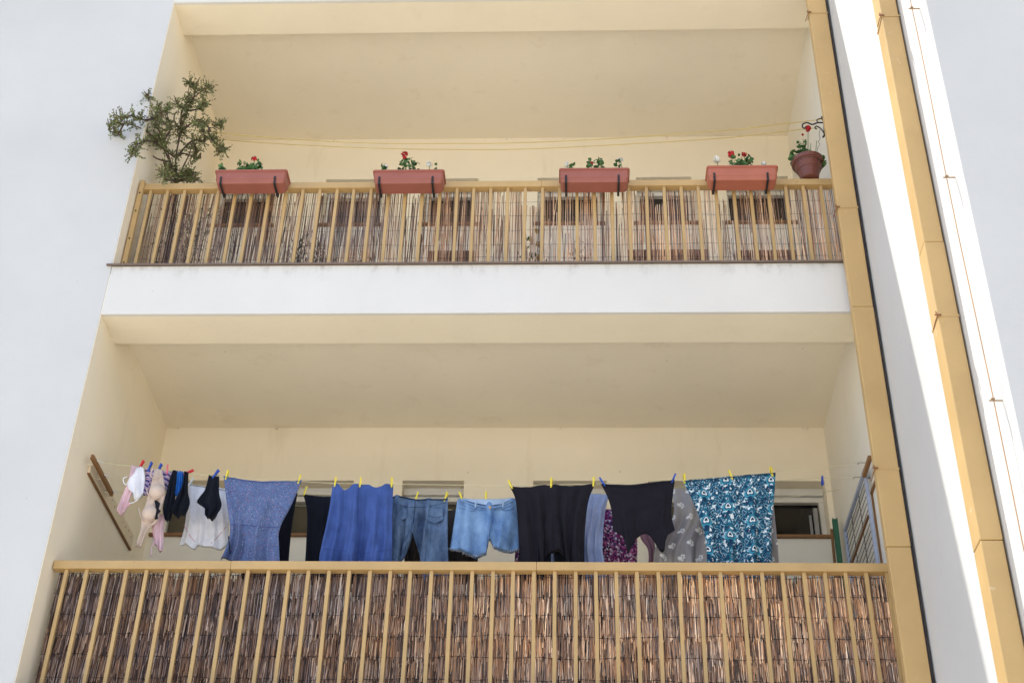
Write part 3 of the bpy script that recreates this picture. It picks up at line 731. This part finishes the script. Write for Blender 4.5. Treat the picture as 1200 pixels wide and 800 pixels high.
tag(link('black_bra',bb,f_navy,None,smooth=True),'black bra folded over the front line beside the bright blue lace','bra')
garment('lace_briefs',f_bright,'bright blue lace briefs squeezed into the black bra','briefs',Y1+.0,[(207,551.5),(211,551.5),(215.5,552.5)],[(205,578),(208,584),(211,580)],[(207,551.5),(206,565),(205,578)],[(215.5,552.5),(214.5,568),(211,580)],folds=3,amp=.014,seed=18)
garment('black_briefs',f_navy,'black briefs pegged alone in front of the white shirt','briefs',Y1,[(245,556.5),(251,556),(257,556.5)],[(241,605),(245,607),(249,608.5)],[(245,556.5),(240,576),(231.5,588),(234,592),(240.5,597),(241,605)],[(257,556.5),(257,578),(260,591),(256,601),(249,608.5)],folds=2,amp=.014,seed=19,thick=.03)
def dd(u,v): return -.012*math.sin(u*34)*max(0,v-.55)*1.6
dr=garment('dress',f_dress,'blue dress with tiny dark and pink dots, gathered at the waist','dress',Y1,[(262,557.5),(272,558.5),(288,562),(310,563.5),(335,563),(354,562.5)],[(258,655),(266,653),(271,655),(276,664),(290,668),(310,669),(329,667)],[(262,557.5),(266,590),(269.5,617),(267,632),(258,655)],[(354,562.5),(342,592),(328,619),(327,640),(329,667)],folds=3,amp=.014,thick=.03,seed=20,drape=dd,nu=110,nv=60)
seam('waist_seam',f_thread,dr,Y1,[(269.5,616.5),(285,617),(300,618.5),(328,620)],.0018,-.026)
seam('hem',f_thread,dr,Y1,[(263,559.5),(290,564.5),(320,566),(352,564.5)],.0016,-.012)
seam('side_slit',f_navy,dr,Y1,[(268.5,630),(269.5,640),(270.5,650)],.004,-.022)
def sd(u,v): return -.02*math.sin(u*17+1)*v
sk=garment('skirt',f_blue,'royal blue panelled skirt with a flounced hem, scalloped between three pegs','skirt',Y1,[(390,566.5),(396,566),(400,571),(404,573.5),(409,571),(414,567),(422,567),(432,567.5),(437,570),(441,570.5),(447,569),(452,567),(461,567)],[(376,667),(390,669),(405,667),(425,668),(445,671),(456,672)],[(390,566.5),(386,598),(380,630),(375,655),(376,667)],[(461,567),(459.5,600),(459,645),(456,672)],folds=4,amp=.016,thick=.03,seed=21,drape=sd,nu=100,nv=60)
seam('seam',f_thread,sk,Y1,[(403,577),(403,595),(402,612),(397,625)],.0014,-.030); seam('seam',f_thread,sk,Y1,[(421,570),(420.5,600),(421,650)],.0018,-.034)
seam('seam',f_thread,sk,Y1,[(448,576),(445,605),(440,640)],.0014,-.032)
seam('hem_seam',f_thread,sk,Y1,[(377,645),(400,647),(420,650),(440,649),(459,646)],.0014,-.034)
bk=garment('wide_shirt',f_black,'wide black top with its rounded neck at the bottom, between shorts and grey-blue shirt','top',Y1,[(597,569),(612,570.5),(625,569.5),(646,567.5),(672,569),(698,566)],[(606,684),(628,684),(636,660),(638,652),(644,647),(650,646),(656,647),(662,652),(664,660),(670,684),(687,684)],[(597,569),(604,585),(607,615),(608,650),(606,684)],[(698,566),(690,585),(686,615),(685,650),(687,684)],folds=5,amp=.016,thick=.03,seed=22,smoothb=False,nu=80,nv=50)
def nb(bm):
    patch(bm,Y1+.045,[(632,640),(645.5,640)],[(630,684),(646,684)],[(632,640),(630,684)],[(645.5,640),(645.5,684)],folds=1,amp=.006,seed=23,thick=.004)
    patch(bm,Y1+.045,[(649.5,640),(668,640)],[(650,684),(668,684)],[(649.5,640),(650,684)],[(668,640),(668,684)],folds=1,amp=.006,seed=24,thick=.004)
one('back_panel',f_navy,bk,nb,smooth=True)
bt2=garment('strappy_top',f_black,'smaller black strappy top hung upside down, its two straps pointing down','top',Y1,[(704,566.5),(722,567.5),(745,567),(770,564),(791,561)],[(718,621),(726,624),(731,629),(734,640),(735.5,649),(737,648),(740,640),(746,629),(752,624),(757,623.5),(762,627),(768,636),(773,645),(776,647),(779,644),(780,633),(783,625),(791,619.5)],[(704,566.5),(712,582),(717,600),(718,621)],[(791,561),(788,585),(787,602),(791,619.5)],folds=2,amp=.009,thick=.022,seed=25,smoothb=False,nu=90,nv=40)
seam('hem',f_navy,bt2,Y1,[(706,568),(725,571),(750,570.5),(790,563)],.0022,-.010)
tl=garment('teal_dress',f_teal,'teal, navy and white damask patterned cloth, last garment on the right','dress',Y1,[(800,563),(822,560.5),(840,559.5),(858,557.5),(880,556),(909,553)],[(830,684),(868,684),(906,684)],[(800,563),(811,585),(820,608),(827,635),(829,684)],[(909,553),(907.5,580),(904.5,610),(904.5,645),(906,684)],folds=3,amp=.013,thick=.03,seed=26)
seam('hem',fabric('navy_hem',lambda nt,co:(.015,.05,.1)),tl,Y1,[(801,564.5),(840,561.5),(858,559.5),(908,555)],.003,-.009)

# ------------------------------------------------------------------ pegs
PC={'yellow':paint('yellow_peg_plastic',(.75,.62,.06),.4),'blue':paint('blue_peg_plastic',(.02,.07,.42),.4),'red':paint('red_peg_plastic',(.62,.03,.03),.4),'pink':paint('pink_peg_plastic',(.62,.13,.17),.4),'white':paint('white_peg_plastic',(.7,.7,.66),.4)}
pegmesh={}
def pegproto():
    bm=bmesh.new()
    for s in (-1,1):   # two prongs, seen edge-on across the line, gripping at z=0
        pts=[(0,s*.0035,-.022),(0,s*.003,-.004),(0,s*.0055,.012),(0,s*.0085,.05)]
        prev=None
        for (x,y,z),w in zip(pts,(.0042,.0058,.006,.0055)):
            ring=[bm.verts.new((a,y+b_,z)) for a,b_ in ((-w,-.0022),(w,-.0022),(w,.0022),(-w,.0022))]
            if prev:
                for k in range(4): bm.faces.new((prev[k],prev[(k+1)%4],ring[(k+1)%4],ring[k]))
            else: bm.faces.new(ring[::-1])
            prev=ring
        bm.faces.new(prev)
    return bm
def springbm():
    bm=bmesh.new(); tube(bm,[(-.0062,0,.014),(.0062,0,.014)],.0042,8); return bm
def peg(px,py,col,label,li,tilt=0,grp='clothes pegs'):
    p=at(px,py,Y=LY[li])
    if col not in pegmesh:
        o=link('clothes_peg',pegproto(),PC[col]); s=link('spring',springbm(),m_iron); pegmesh[col]=(o.data,s.data)
    else:
        o=bpy.data.objects.new('clothes_peg',pegmesh[col][0]); COL.objects.link(o); s=bpy.data.objects.new('spring',pegmesh[col][1]); COL.objects.link(s)
    o.location=(p.x,LY[li]-.004,p.z); o.rotation_euler=(0,rad(tilt),rad(random.uniform(-25,25))); s.parent=o
    tag(o,label,'clothes peg',grp)
PG=[(164.5,547,'red','red peg on the small white briefs',0,22),(175,549,'blue','blue peg on the left end of the striped top',0,12),(186,551,'blue','blue peg on the strap of the beige bra',0,18),
(196,552.5,'pink','pink peg on the right end of the striped top',0,-4),(219,554.5,'red','red peg on the black bra',0,60),(222.5,567,'white','white peg on the corner of the white shirt',1,20),(251.5,557.5,'blue','blue peg holding the black briefs',0,30),
(265.5,559,'yellow','yellow peg on the left corner of the dotted dress',0,8),(350,564,'yellow','yellow peg on the right corner of the dotted dress',0,10),
(357,577.5,'yellow','yellow peg on the black garment beside the royal blue skirt',1,10),(392.5,567,'yellow','yellow peg at the left end of the royal blue skirt',0,3),(422,567.5,'yellow','yellow peg at the middle of the royal blue skirt',0,3),(459,567.5,'yellow','yellow peg at the right end of the royal blue skirt',0,-3),
(487.5,584,'yellow','yellow peg in the middle of the jeans waist',1,14),(522,584.5,'yellow','yellow peg at the right end of the jeans waist',1,16),(541,584,'yellow','yellow peg at the left end of the denim shorts',1,-20),(569.5,584,'yellow','yellow peg at the middle of the denim shorts',1,0),
(599,569.5,'yellow','yellow peg on the left corner of the wide black top',0,-22),(646,568,'yellow','yellow peg in the middle of the wide black top',0,2),(695.5,567,'yellow','yellow peg on the right corner of the wide black top',0,4),
(707,566.5,'blue','blue peg on the left corner of the strappy black top',0,-28),(788.5,562.5,'blue','blue peg on the right corner of the strappy black top',0,22),
(802,563,'yellow','yellow peg on the left corner of the teal cloth',0,0),(857,558.5,'yellow','yellow peg in the middle of the teal cloth',0,-16),(904.5,555,'yellow','yellow peg on the right corner of the teal cloth',0,-8),
(963.5,561,'blue','lone blue peg on the empty stretch of line by the open window',1,185)]
for a in PG: peg(*a[:5],tilt=a[5])

# ------------------------------------------------------------------ things at the right wall of the lower balcony
XK=5.322
q0=at(1014,556,X=XK); q1=at(990,617,X=XK); zr=(q0.z+q1.z)/2; ya,yb_=q0.y,q1.y
rk=empty('drying_rack',(XK,(ya+yb_)/2,3.3),'grey-blue folding drying rack with thin wires leaning flat against the right wall','drying rack')
def fr_(bm):
    for y in (ya,yb_): box(bm,(XK-.012,y-.014,3.3),(XK+.012,y+.014,zr-.013),.004)
    box(bm,(XK-.012,ya-.014,zr-.012),(XK+.012,yb_+.014,zr+.016),.004)
one('frame',m_grey,rk,fr_)
one('cross_bar',m_brown,rk,lambda bm:box(bm,(XK-.02,ya+.02,zr-.34),(XK-.004,yb_-.02,zr-.325),.002))
def wr_(bm):
    z=zr-.06
    while z>3.4:
        tube(bm,[(XK,ya,z),(XK,yb_,z)],.0022,5); z-=.052
    for t in (.35,.7): tube(bm,[(XK+.004,ya+(yb_-ya)*t,3.4),(XK+.004,ya+(yb_-ya)*t,zr-.02)],.0028,5)
one('wires',m_iron,rk,wr_)
gp=empty('green_post',(5.2,1.5,3.25),'dark green post standing in the back right corner of the lower balcony','post')
ga=at(975.5,609,Y=1.62); gb_=at(981,609,Y=1.62)
def gpost(bm):
    x0,x1,z=ga.x,gb_.x,ga.z
    box(bm,(x0,1.60,3.25),(x1,1.605,z)); box(bm,(x0,1.6051,3.25),(x0+.006,1.64,z+.012)); box(bm,(x1-.006,1.6051,3.25),(x1,1.64,z+.012))
one('channel',m_green,gp,gpost)
bs=empty('broom_handle',(5.15,1.6,3.25),'thin brown wooden pole leaning beside the green post','pole')
one('handle',m_brown,bs,lambda bm:tube(bm,[(at(979,700,Y=1.62).x-.02,1.58,3.25),tuple(at(974.5,620,Y=1.66))],.011,8))

# ------------------------------------------------------------------ planters
def leafcluster(bm,c,n,R,spread_,size,up=.5):
    for _ in range(n):
        p=Vector(c)+Vector((R.uniform(-1,1)*spread_[0],R.uniform(-1,1)*spread_[1],R.uniform(0,1)*spread_[2]))
        d=Vector((R.gauss(0,1),R.gauss(0,1),R.gauss(0,.6)+up)).normalized(); s=d.cross(Vector((R.gauss(0,1),R.gauss(0,1),R.gauss(0,1)))).normalized(); t=d.cross(s)
        r=size*R.uniform(.6,1.2); k=7
        cv=bm.verts.new(p-d*r*.25); vs=[bm.verts.new(p+r*(math.cos(a)*s+math.sin(a)*t)*(1+.15*math.cos(3*a))) for a in [2*math.pi*i/k for i in range(k)]]
        for i in range(k): bm.faces.new((cv,vs[i],vs[(i+1)%k]))
def bloom(bm,c,R,r=.022,n=26,pet=.010):
    for _ in range(n):
        d=Vector((R.gauss(0,1),R.gauss(0,1),R.gauss(0,1)+.3)).normalized(); p=Vector(c)+d*r*R.uniform(.5,1)
        s=d.orthogonal().normalized(); t=d.cross(s); a0=R.uniform(0,6)
        vs=[bm.verts.new(p+pet*R.uniform(.7,1.1)*(math.cos(a0+a)*s+math.sin(a0+a)*t)+d*pet*.3*(i%2)) for i,a in enumerate([k*2*math.pi/5 for k in range(5)])]
        bm.faces.new(vs)
YP=-.022
def planter(pl,pr,ptop,pbot,mat,label,plants,seed):
    A=at(pl,ptop,Y=YP); B=at(pr,ptop,Y=YP); zt=(A.z+B.z)/2; C_=at((pl+pr)/2,pbot,Y=YP+.015); zb=C_.z+.012
    x0,x1=A.x,B.x; D=.165; R=random.Random(seed)
    e=empty('flower_box',((x0+x1)/2,YP+D/2,zb),label,'flower box','flower boxes hung on the upper railing')
    def body(bm):
        # tapered trough: rounded-rectangle rings from bottom up, lip, and inner wall
        def ring(x0,x1,y0,y1,z,c=.012):
            P=[(x0+c,y0),(x1-c,y0),(x1,y0+c),(x1,y1-c),(x1-c,y1),(x0+c,y1),(x0,y1-c),(x0,y0+c)]
            return [bm.verts.new((a,b_,z)) for a,b_ in P]
        i=.026; y0,y1=YP,YP+D
        rs=[ring(x0+i+.006,x1-i-.006,y0+i,y1-i,zb),ring(x0+i,x1-i,y0+i-.006,y1-i+.006,zb+.006)]
        h=zt-zb
        rs+=[ring(x0+i*.62,x1-i*.62,y0+i*.55,y1-i*.55,zb+h*.28),ring(x0+i*.5,x1-i*.5,y0+i*.4,y1-i*.4,zb+h*.30),ring(x0+.009,x1-.009,y0+.009,y1-.009,zt-.017),
             ring(x0,x1,y0,y1,zt-.015),ring(x0,x1,y0,y1,zt-.002),ring(x0+.002,x1-.002,y0+.002,y1-.002,zt),ring(x0+.012,x1-.012,y0+.012,y1-.012,zt),ring(x0+.014,x1-.014,y0+.014,y1-.014,zt-.04)]
        for a,b_ in zip(rs,rs[1:]):
            for k in range(8): bm.faces.new((a[k],a[(k+1)%8],b_[(k+1)%8],b_[k]))
        bm.faces.new(rs[0][::-1])
    one('trough',mat,e,body)
    one('soil',m_soil,e,lambda bm:box(bm,(x0+.016,YP+.016,zt-.06),(x1-.016,YP+D-.016,zt-.03)))
    def brk(x):
        def f(bm):
            s=.008; m_=zb+(zt-zb)*.46
            box(bm,(x-s,YP+.004,m_-.028),(x+s,YP+.009,m_),.002)
            box(bm,(x-s,YP+.010,zb-.006),(x+s,YP+.016,m_-.0285),.001)
            box(bm,(x-s,YP+.010,zb-.0125),(x+s,.1449,zb-.0065),.001)
            box(bm,(x-s,.1451,zb-.0125),(x+s,.1495,RAIL2+.004)); box(bm,(x-s,.1451,RAIL2+.0045),(x+s,.22,RAIL2+.009))
        return f
    for t in (.10,.84): one('bracket',m_iron,e,brk(x0+(x1-x0)*t+(.0)))
    for kind,px,py,rr in plants:
        c=at(px,py,Y=YP+D*.45); base=Vector((c.x+R.uniform(-.02,.02),c.y,zt-.035))
        if kind=='leaf':
            one('leaves',m_leaf,e,lambda bm:leafcluster(bm,(c.x,c.y,zt-.03),int(60*rr),R,(.055*rr,.05,max(.03,c.z-zt+.055)),.016))
        else:
            mt={'red':m_red,'white':m_white}[kind]
            s=one('stem',m_leaf,e,lambda bm:tube(bm,[base,base.lerp(c,.5)+Vector((.006,0,0)),c],.0025,5))
            one('bloom',mt,s,lambda bm:bloom(bm,c,R,.024*rr+.006,int(34*rr)+6,.011))
planter(252,337,198.5,215.5,m_terra,'dusty pink flower box with one red geranium, nearest the juniper',[('leaf',295,194,1.5),('red',298,186,.7),('leaf',262,197,.35),('leaf',285,195,.6)],1)
planter(437,521,198.5,215.5,m_terra,'flower box with a tall red bloom and a white one, second from the juniper',[('leaf',477,192,1.1),('leaf',486,195,.7),('red',474,181,.8),('red',474,185,.45),('white',503,193,.8),('white',451,195.5,.6),('leaf',450,198,.3),('leaf',512,197,.2)],2)
planter(655,738,196.5,214,m_terra,'flower box with white blooms at both ends and dark leaves between, third from the juniper',[('leaf',697,192,1.0),('leaf',702,189,.5),('red',693,192,.4),('white',727,188,.75),('leaf',724,194,.4),('white',664,193,.7),('leaf',671,194,.3)],3)
planter(828,912,193.5,211.5,m_terra2,'brighter orange-red flower box with a red cluster and white bloom, nearest the hanging pot',[('leaf',866,187,1.3),('leaf',874,188,1.0),('red',857,181,1.0),('red',872,181,.6),('white',840,187,1.0),('white',895,192,.6)],4)

# ------------------------------------------------------------------ round pot and iron bracket
YQ=.18
pb=at(949,209,Y=YQ); pt=at(949,184,Y=YQ)
pot=empty('hanging_pot',(pb.x,YQ,RAIL2),'round brown plastic pot with a trailing red geranium at the right end of the rail','flower pot')
h=.185; rt=.122; rb=.066; pcx=pb.x; zb0=RAIL2+.012
def potbm(bm):
    prof=[(rb-.01,0),(rb,.004),(rb+.018,h*.45),(rb+.024,h*.47),(rt-.012,h*.8),(rt,h*.82),(rt+.002,h),(rt-.008,h),(rt-.012,h-.03)]
    n=48; rings=[[bm.verts.new((pcx+r*math.cos(2*math.pi*k/n),YQ+r*math.sin(2*math.pi*k/n),zb0+z)) for k in range(n)] for r,z in prof]
    for a,b_ in zip(rings,rings[1:]):
        for k in range(n): bm.faces.new((a[k],a[(k+1)%n],b_[(k+1)%n],b_[k]))
    bm.faces.new(rings[0][::-1])
one('pot',m_brownpot,pot,potbm)
one('soil',m_soil,pot,lambda bm:tube(bm,[(pcx,YQ,zb0+h-.05),(pcx,YQ,zb0+h-.03)],rt-.014,20))
R=random.Random(21)
def potleaves(bm):
    leafcluster(bm,(pcx-.05,YQ,zb0+h-.02),110,R,(.08,.06,.12),.017)
    leafcluster(bm,(pcx-.03,YQ,zb0+h+.04),60,R,(.035,.04,.16),.014)
    leafcluster(bm,(pcx+.10,YQ-.03,zb0+h-.045),10,R,(.03,.03,.05),.02)
    leafcluster(bm,(pcx+.02,YQ,zb0+h-.01),18,R,(.06,.05,.03),.014)
one('leaves',m_leaf,pot,potleaves)
def potstems(bm):
    for dx,px,py in ((-.02,947,152),(-.04,941,163),(0,950,168),(.03,957,165)):
        c=at(px,py,Y=YQ); b0=Vector((pcx+dx,YQ,zb0+h-.03)); tube(bm,[b0,b0.lerp(c,.5)+Vector((.01,0,0)),c],.0025,5)
s=one('stem',m_leaf,pot,potstems)
def pb1(bm): bloom(bm,at(947,151,Y=YQ),R,.026,34,.012)
one('bloom',m_red,s,pb1); one('bloom',m_red,s,lambda bm:bloom(bm,at(940.5,158,Y=YQ),R,.010,10,.008))
ib=empty('iron_bracket',(5.35,.2,at(966,150,Y=.2).z),'black wrought iron scroll bracket on the right wall above the brown pot','bracket')
YB=.16
def A_(x,y): return at(x,y,Y=YB)
one('plate',m_iron,ib,lambda bm:tube(bm,catmull([A_(963,137),A_(965.5,143),A_(966,150),A_(966,158),A_(964.5,161)],4),.008,6),smooth=True)
def scroll(bm):
    tube(bm,catmull([A_(965,144),A_(958,144),A_(952,146),A_(946,144),A_(941,145.5),A_(940.5,149),A_(943,150.5),A_(944.5,148.5)],6),.006,6)
    tube(bm,catmull([A_(965.5,156),A_(962,151),A_(957,148),A_(955,150),A_(957,151.5)],6),.005,6)
    tube(bm,catmull([A_(965,140),A_(961,139),A_(957,141),A_(958.5,143)],6),.004,6)
one('scroll',m_iron,ib,scroll,smooth=True)
def wirehang(bm):
    tube(bm,catmull([A_(961,152),A_(960,158),A_(961,163),A_(959,166),A_(960.5,169),A_(958,174),A_(957,182)],5),.0018,5)
one('hanging_wire',m_iron,ib,wirehang)

# ------------------------------------------------------------------ juniper shrub
jp=empty('juniper_shrub',(at(205,213,Y=.35).x,.38,ZSI2+.02),'straggly juniper with brown-tinged tips growing up behind the left end of the upper railing','shrub')
base=at(207,213,Y=.36); root=Vector((base.x+.02,.42,ZSI2+.25))
limbs=[ # pixel path, start Y -> end Y
 [(207,213),(200,190),(192,165),(180,140),(173,113)],
 [(203,200),(190,172),(168,152),(145,145),(128,148)],
 [(190,172),(172,165),(158,172),(155,182)],
 [(207,213),(206,185),(212,155),(218,130),(222,97)],
 [(212,155),(214,128),(230,112),(243,103)],
 [(212,155),(232,140),(245,150),(258,146)],
 [(206,185),(225,165),(240,165),(250,160)],
 [(245,150),(246,160),(258,172),(262,178)],
 [(207,213),(215,195),(222,180),(226,165)],
 [(192,165),(200,150),(196,135),(197,120)],
 [(180,140),(165,140),(150,135),(135,140)],
 [(205,205),(195,198),(190,185)],[(207,212),(218,208),(222,203)],
 [(200,190),(184,186),(172,176)],[(190,172),(180,162),(170,158)],[(180,140),(168,132),(160,138)],[(207,213),(195,210),(192,202)],[(207,213),(218,211),(226,210)],[(168,152),(156,160),(146,168)],[(145,145),(138,158),(132,160)],[(200,150),(188,140),(184,128)],
 [(218,130),(208,122),(204,112)],[(218,130),(232,128),(240,122)],[(212,155),(204,140),(207,130)],[(225,165),(230,176),(224,186)],[(206,185),(196,178),(184,168)],
 [(180,140),(188,128),(183,112)],[(214,128),(226,118),(228,100)],[(240,165),(238,152),(232,144)],[(207,213),(196,208),(186,200)],[(207,213),(214,207),(224,208)],[(207,213),(200,200),(198,190)],[(206,185),(216,180),(232,186)]]
Yb=[-.02,-.32,-.25,.30,.1,.35,.45,.3,.2,.15,-.35,.1,.3]+[.3,.25,.05,-.2,.3,.4,.1,-.3,-.35,.05,.2,.4,.1,.4,.2,0,.25,.35,.3,.35]
Rj=random.Random(5); paths=[]
for lm,ye in zip(limbs,Yb):
    ys=.36; n=len(lm)
    # start depth: follow parent if shared start
    st=.36
    for q,(p0_,path) in enumerate(paths):
        for a_,b_ in zip(p0_,path):
            if a_==lm[0] or (Vector((*a_,0))-Vector((*lm[0],0))).length<3: st=b_.y
    P=[at(x,y,Y=st+(ye-st)*(i/(n-1))) for i,(x,y) in enumerate(lm)]; paths.append((lm,P))
def trunk(bm):
    tube(bm,[root,root.lerp(base,.5)+Vector((.02,0,0)),base],[.022,.019,.016],8)
    for lm,P in paths:
        C=catmull(P,4); n=len(C); tube(bm,C,[.007*(1-i/n)+.0018 for i in range(n)],6)
one('trunk',m_bark,jp,trunk,smooth=True)
def foliage(bm):
    for lm,P in paths:
        C=catmull(P,8); n=len(C)
        for i,p in enumerate(C):
            t=i/n
            k=2 if t<.3 else 4
            if i==n-1: k=14
            for _ in range(k):
                # sprig: short twig carrying narrow scale leaves
                if noise.noise(p*12)<-.06 or Rj.random()<.15: continue
                d=Vector((Rj.gauss(0,1),Rj.gauss(0,.9),Rj.gauss(.35,.9))).normalized()
                ln=Rj.uniform(.03,.10)
                for q in range(9):
                    f=(q+1)/9; c=p+d*ln*f
                    for z in range(2):
                        e=(d*.8+Vector((Rj.gauss(0,1),Rj.gauss(0,1),Rj.gauss(0,1)))*.62).normalized(); s=e.cross(Vector((Rj.gauss(0,1),Rj.gauss(0,1),Rj.gauss(0,1)))).normalized()
                        l=Rj.uniform(.010,.020)*(1.1-f*.3); w=Rj.uniform(.004,.0078)
                        a=c; vs=[bm.verts.new(a),bm.verts.new(a+e*l*.5+s*w),bm.verts.new(a+e*l),bm.verts.new(a+e*l*.5-s*w)]
                        bm.faces.new(vs)
o=one('crown',m_juniper,jp,foliage)
def tpot(bm):
    n=20; prof=[(.10,0),(.14,.25),(.15,.25),(.15,.28),(.13,.28)]
    rings=[[bm.verts.new((root.x+r*math.cos(2*math.pi*k/n),root.y+.04+r*math.sin(2*math.pi*k/n),ZSI2+.017+z)) for k in range(n)] for r,z in prof]
    for a,b_ in zip(rings,rings[1:]):
        for k in range(n): bm.faces.new((a[k],a[(k+1)%n],b_[(k+1)%n],b_[k]))
    bm.faces.new(rings[0][::-1]); bm.faces.new(rings[-1])
one('pot',m_brownpot,jp,tpot)
# lower dark greenery of the shrub seen through the reeds
def under(bm):
    for _ in range(420):
        x=Rj.gauss(.42,.16); z=Rj.uniform(ZSI2+.15,RAIL2-.02); y=Rj.uniform(.30,.5)
        if x<.1: continue
        c=Vector((x,y,z))
        for q in range(7):
            e=Vector((Rj.gauss(0,1),Rj.gauss(0,1),Rj.gauss(0,1))).normalized(); s=e.orthogonal().normalized(); l=Rj.uniform(.015,.03); w=.004
            bm.faces.new([bm.verts.new(c),bm.verts.new(c+e*l*.5+s*w),bm.verts.new(c+e*l),bm.verts.new(c+e*l*.5-s*w)]); c=c+e*.01
one('lower_growth',m_juniper,jp,under)
# plants standing on the upper balcony floor behind the reeds
def floorplant(name,x,mat,w,hh,label,flowers=None,n=170):
    e=empty(name,(x,.42,ZSI2+.017),label,'plant')
    def pot_(bm):
        k_=18; prof=[(.07,0),(.095,.13),(.102,.13),(.102,.15),(.09,.15)]
        rings=[[bm.verts.new((x+r*math.cos(2*math.pi*k/k_),.42+r*math.sin(2*math.pi*k/k_),ZSI2+.017+z)) for k in range(k_)] for r,z in prof]
        for a,b_ in zip(rings,rings[1:]):
            for k in range(k_): bm.faces.new((a[k],a[(k+1)%k_],b_[(k+1)%k_],b_[k]))
        bm.faces.new(rings[0][::-1]); bm.faces.new(rings[-1])
    one('pot',m_brownpot,e,pot_)
    R=random.Random(int(x*100))
    def lv(bm):
        for _ in range(n):
            a=R.uniform(0,6.28); rr=w*math.sqrt(R.random()); z=ZSI2+.15+hh*R.random()*(1-.5*(rr/w)); c=Vector((x+rr*math.cos(a),.40+rr*.6*math.sin(a),z))
            d=Vector((R.gauss(0,.6),R.gauss(0,.6),1)).normalized(); s=d.cross(Vector((R.gauss(0,1),R.gauss(0,1),.1))).normalized(); l=R.uniform(.03,.06)
            bm.faces.new([bm.verts.new(c),bm.verts.new(c+d*l*.5+s*.007),bm.verts.new(c+d*l),bm.verts.new(c+d*l*.5-s*.007)])
    one('leaves',mat,e,lv)
    if flowers:
        for _ in range(6): one('bloom',flowers,e,lambda bm:bloom(bm,(x+R.uniform(-w,w)*.7,.32,ZSI2+.3+hh*.6*R.random()),R,.018,14,.013))
floorplant('bushy_plant',1.33,m_leaf2,.19,.55,'grey-green bushy plant behind the upper reeds left of the second flower box',n=520)
floorplant('leafy_plant',1.75,m_leaf2,.10,.40,'small dark plant behind the upper reeds under the second flower box')
floorplant('flowering_plant',3.03,m_leaf,.11,.55,'green plant with yellow blooms behind the upper reeds left of the third flower box',m_yellowp)
floorplant('pot_plant',3.4,m_leaf2,.09,.5,'dark green plant behind the upper reeds directly under the third flower box')
m_cab=paint('brown_cupboard_wood',(.27,.16,.11),.5)
def crate(x0,x1,z1,label):
    e=empty('wooden_crate',((x0+x1)/2,.5,ZSI2+.017),label,'crate','low crates on the upper balcony floor')
    def f(bm):
        n=4; hh=(z1-(ZSI2+.017))/n
        for k in range(n):
            z=ZSI2+.017+k*hh
            box(bm,(x0,.36,z+.004),(x1,.372,z+hh-.006),.001); box(bm,(x0,.62,z+.004),(x1,.632,z+hh-.006),.001)
            box(bm,(x0,.3725,z+.004),(x0+.012,.6195,z+hh-.006)); box(bm,(x1-.012,.3725,z+.004),(x1,.6195,z+hh-.006))
        box(bm,(x0+.013,.373,ZSI2+.018),(x1-.013,.619,ZSI2+.03))
    one('slats',m_cab,e,f)
    def p(bm):
        for xx in (x0+.0125,x1-.0385):
            for yy in (.3725,.5935): box(bm,(xx,yy,ZSI2+.031),(xx+.026,yy+.026,z1))
    one('corner_posts',m_cab,e,p)
crate(2.25,2.6,ZSI2+.43,'brown slatted crate behind the upper reeds between second and third flower boxes')
crate(3.75,4.35,ZSI2+.43,'brown slatted crate behind the upper reeds just right of the third flower box')
crate(4.55,5.0,ZSI2+.42,'brown slatted crate behind the upper reeds below the fourth flower box')

# ================================================================== LIGHT
w=bpy.data.worlds.new('World'); scene.world=w; w.use_nodes=True; nt=w.node_tree
bg=nt.nodes['Background']; sky=nt.nodes.new('ShaderNodeTexSky'); sky.sky_type='NISHITA'; sky.sun_disc=False
sdir=Vector((-.27,.1334,1)).normalized()      # towards the sun
el=math.asin(sdir.z); az=math.atan2(sdir.x,sdir.y)
sky.sun_elevation=el; sky.sun_rotation=az; sky.air_density=1.0; sky.dust_density=2.5; sky.ozone_density=1.0
nt.links.new(sky.outputs[0],bg.inputs[0]); bg.inputs[1].default_value=.15
sl=bpy.data.lights.new('sun','SUN'); so=bpy.data.objects.new('sun',sl); COL.objects.link(so)
sl.energy=5.0; sl.angle=rad(.5); sl.color=(1,.95,.87); so.rotation_euler=sdir.to_track_quat('Z','Y').to_euler()
vs=scene.view_settings; vs.view_transform='Standard'; vs.look='None'; vs.gamma=1; vs.exposure=1.12
scene.render.engine='CYCLES'; scene.render.resolution_x=1024; scene.render.resolution_y=682
scene.cycles.max_bounces=12; scene.cycles.diffuse_bounces=8
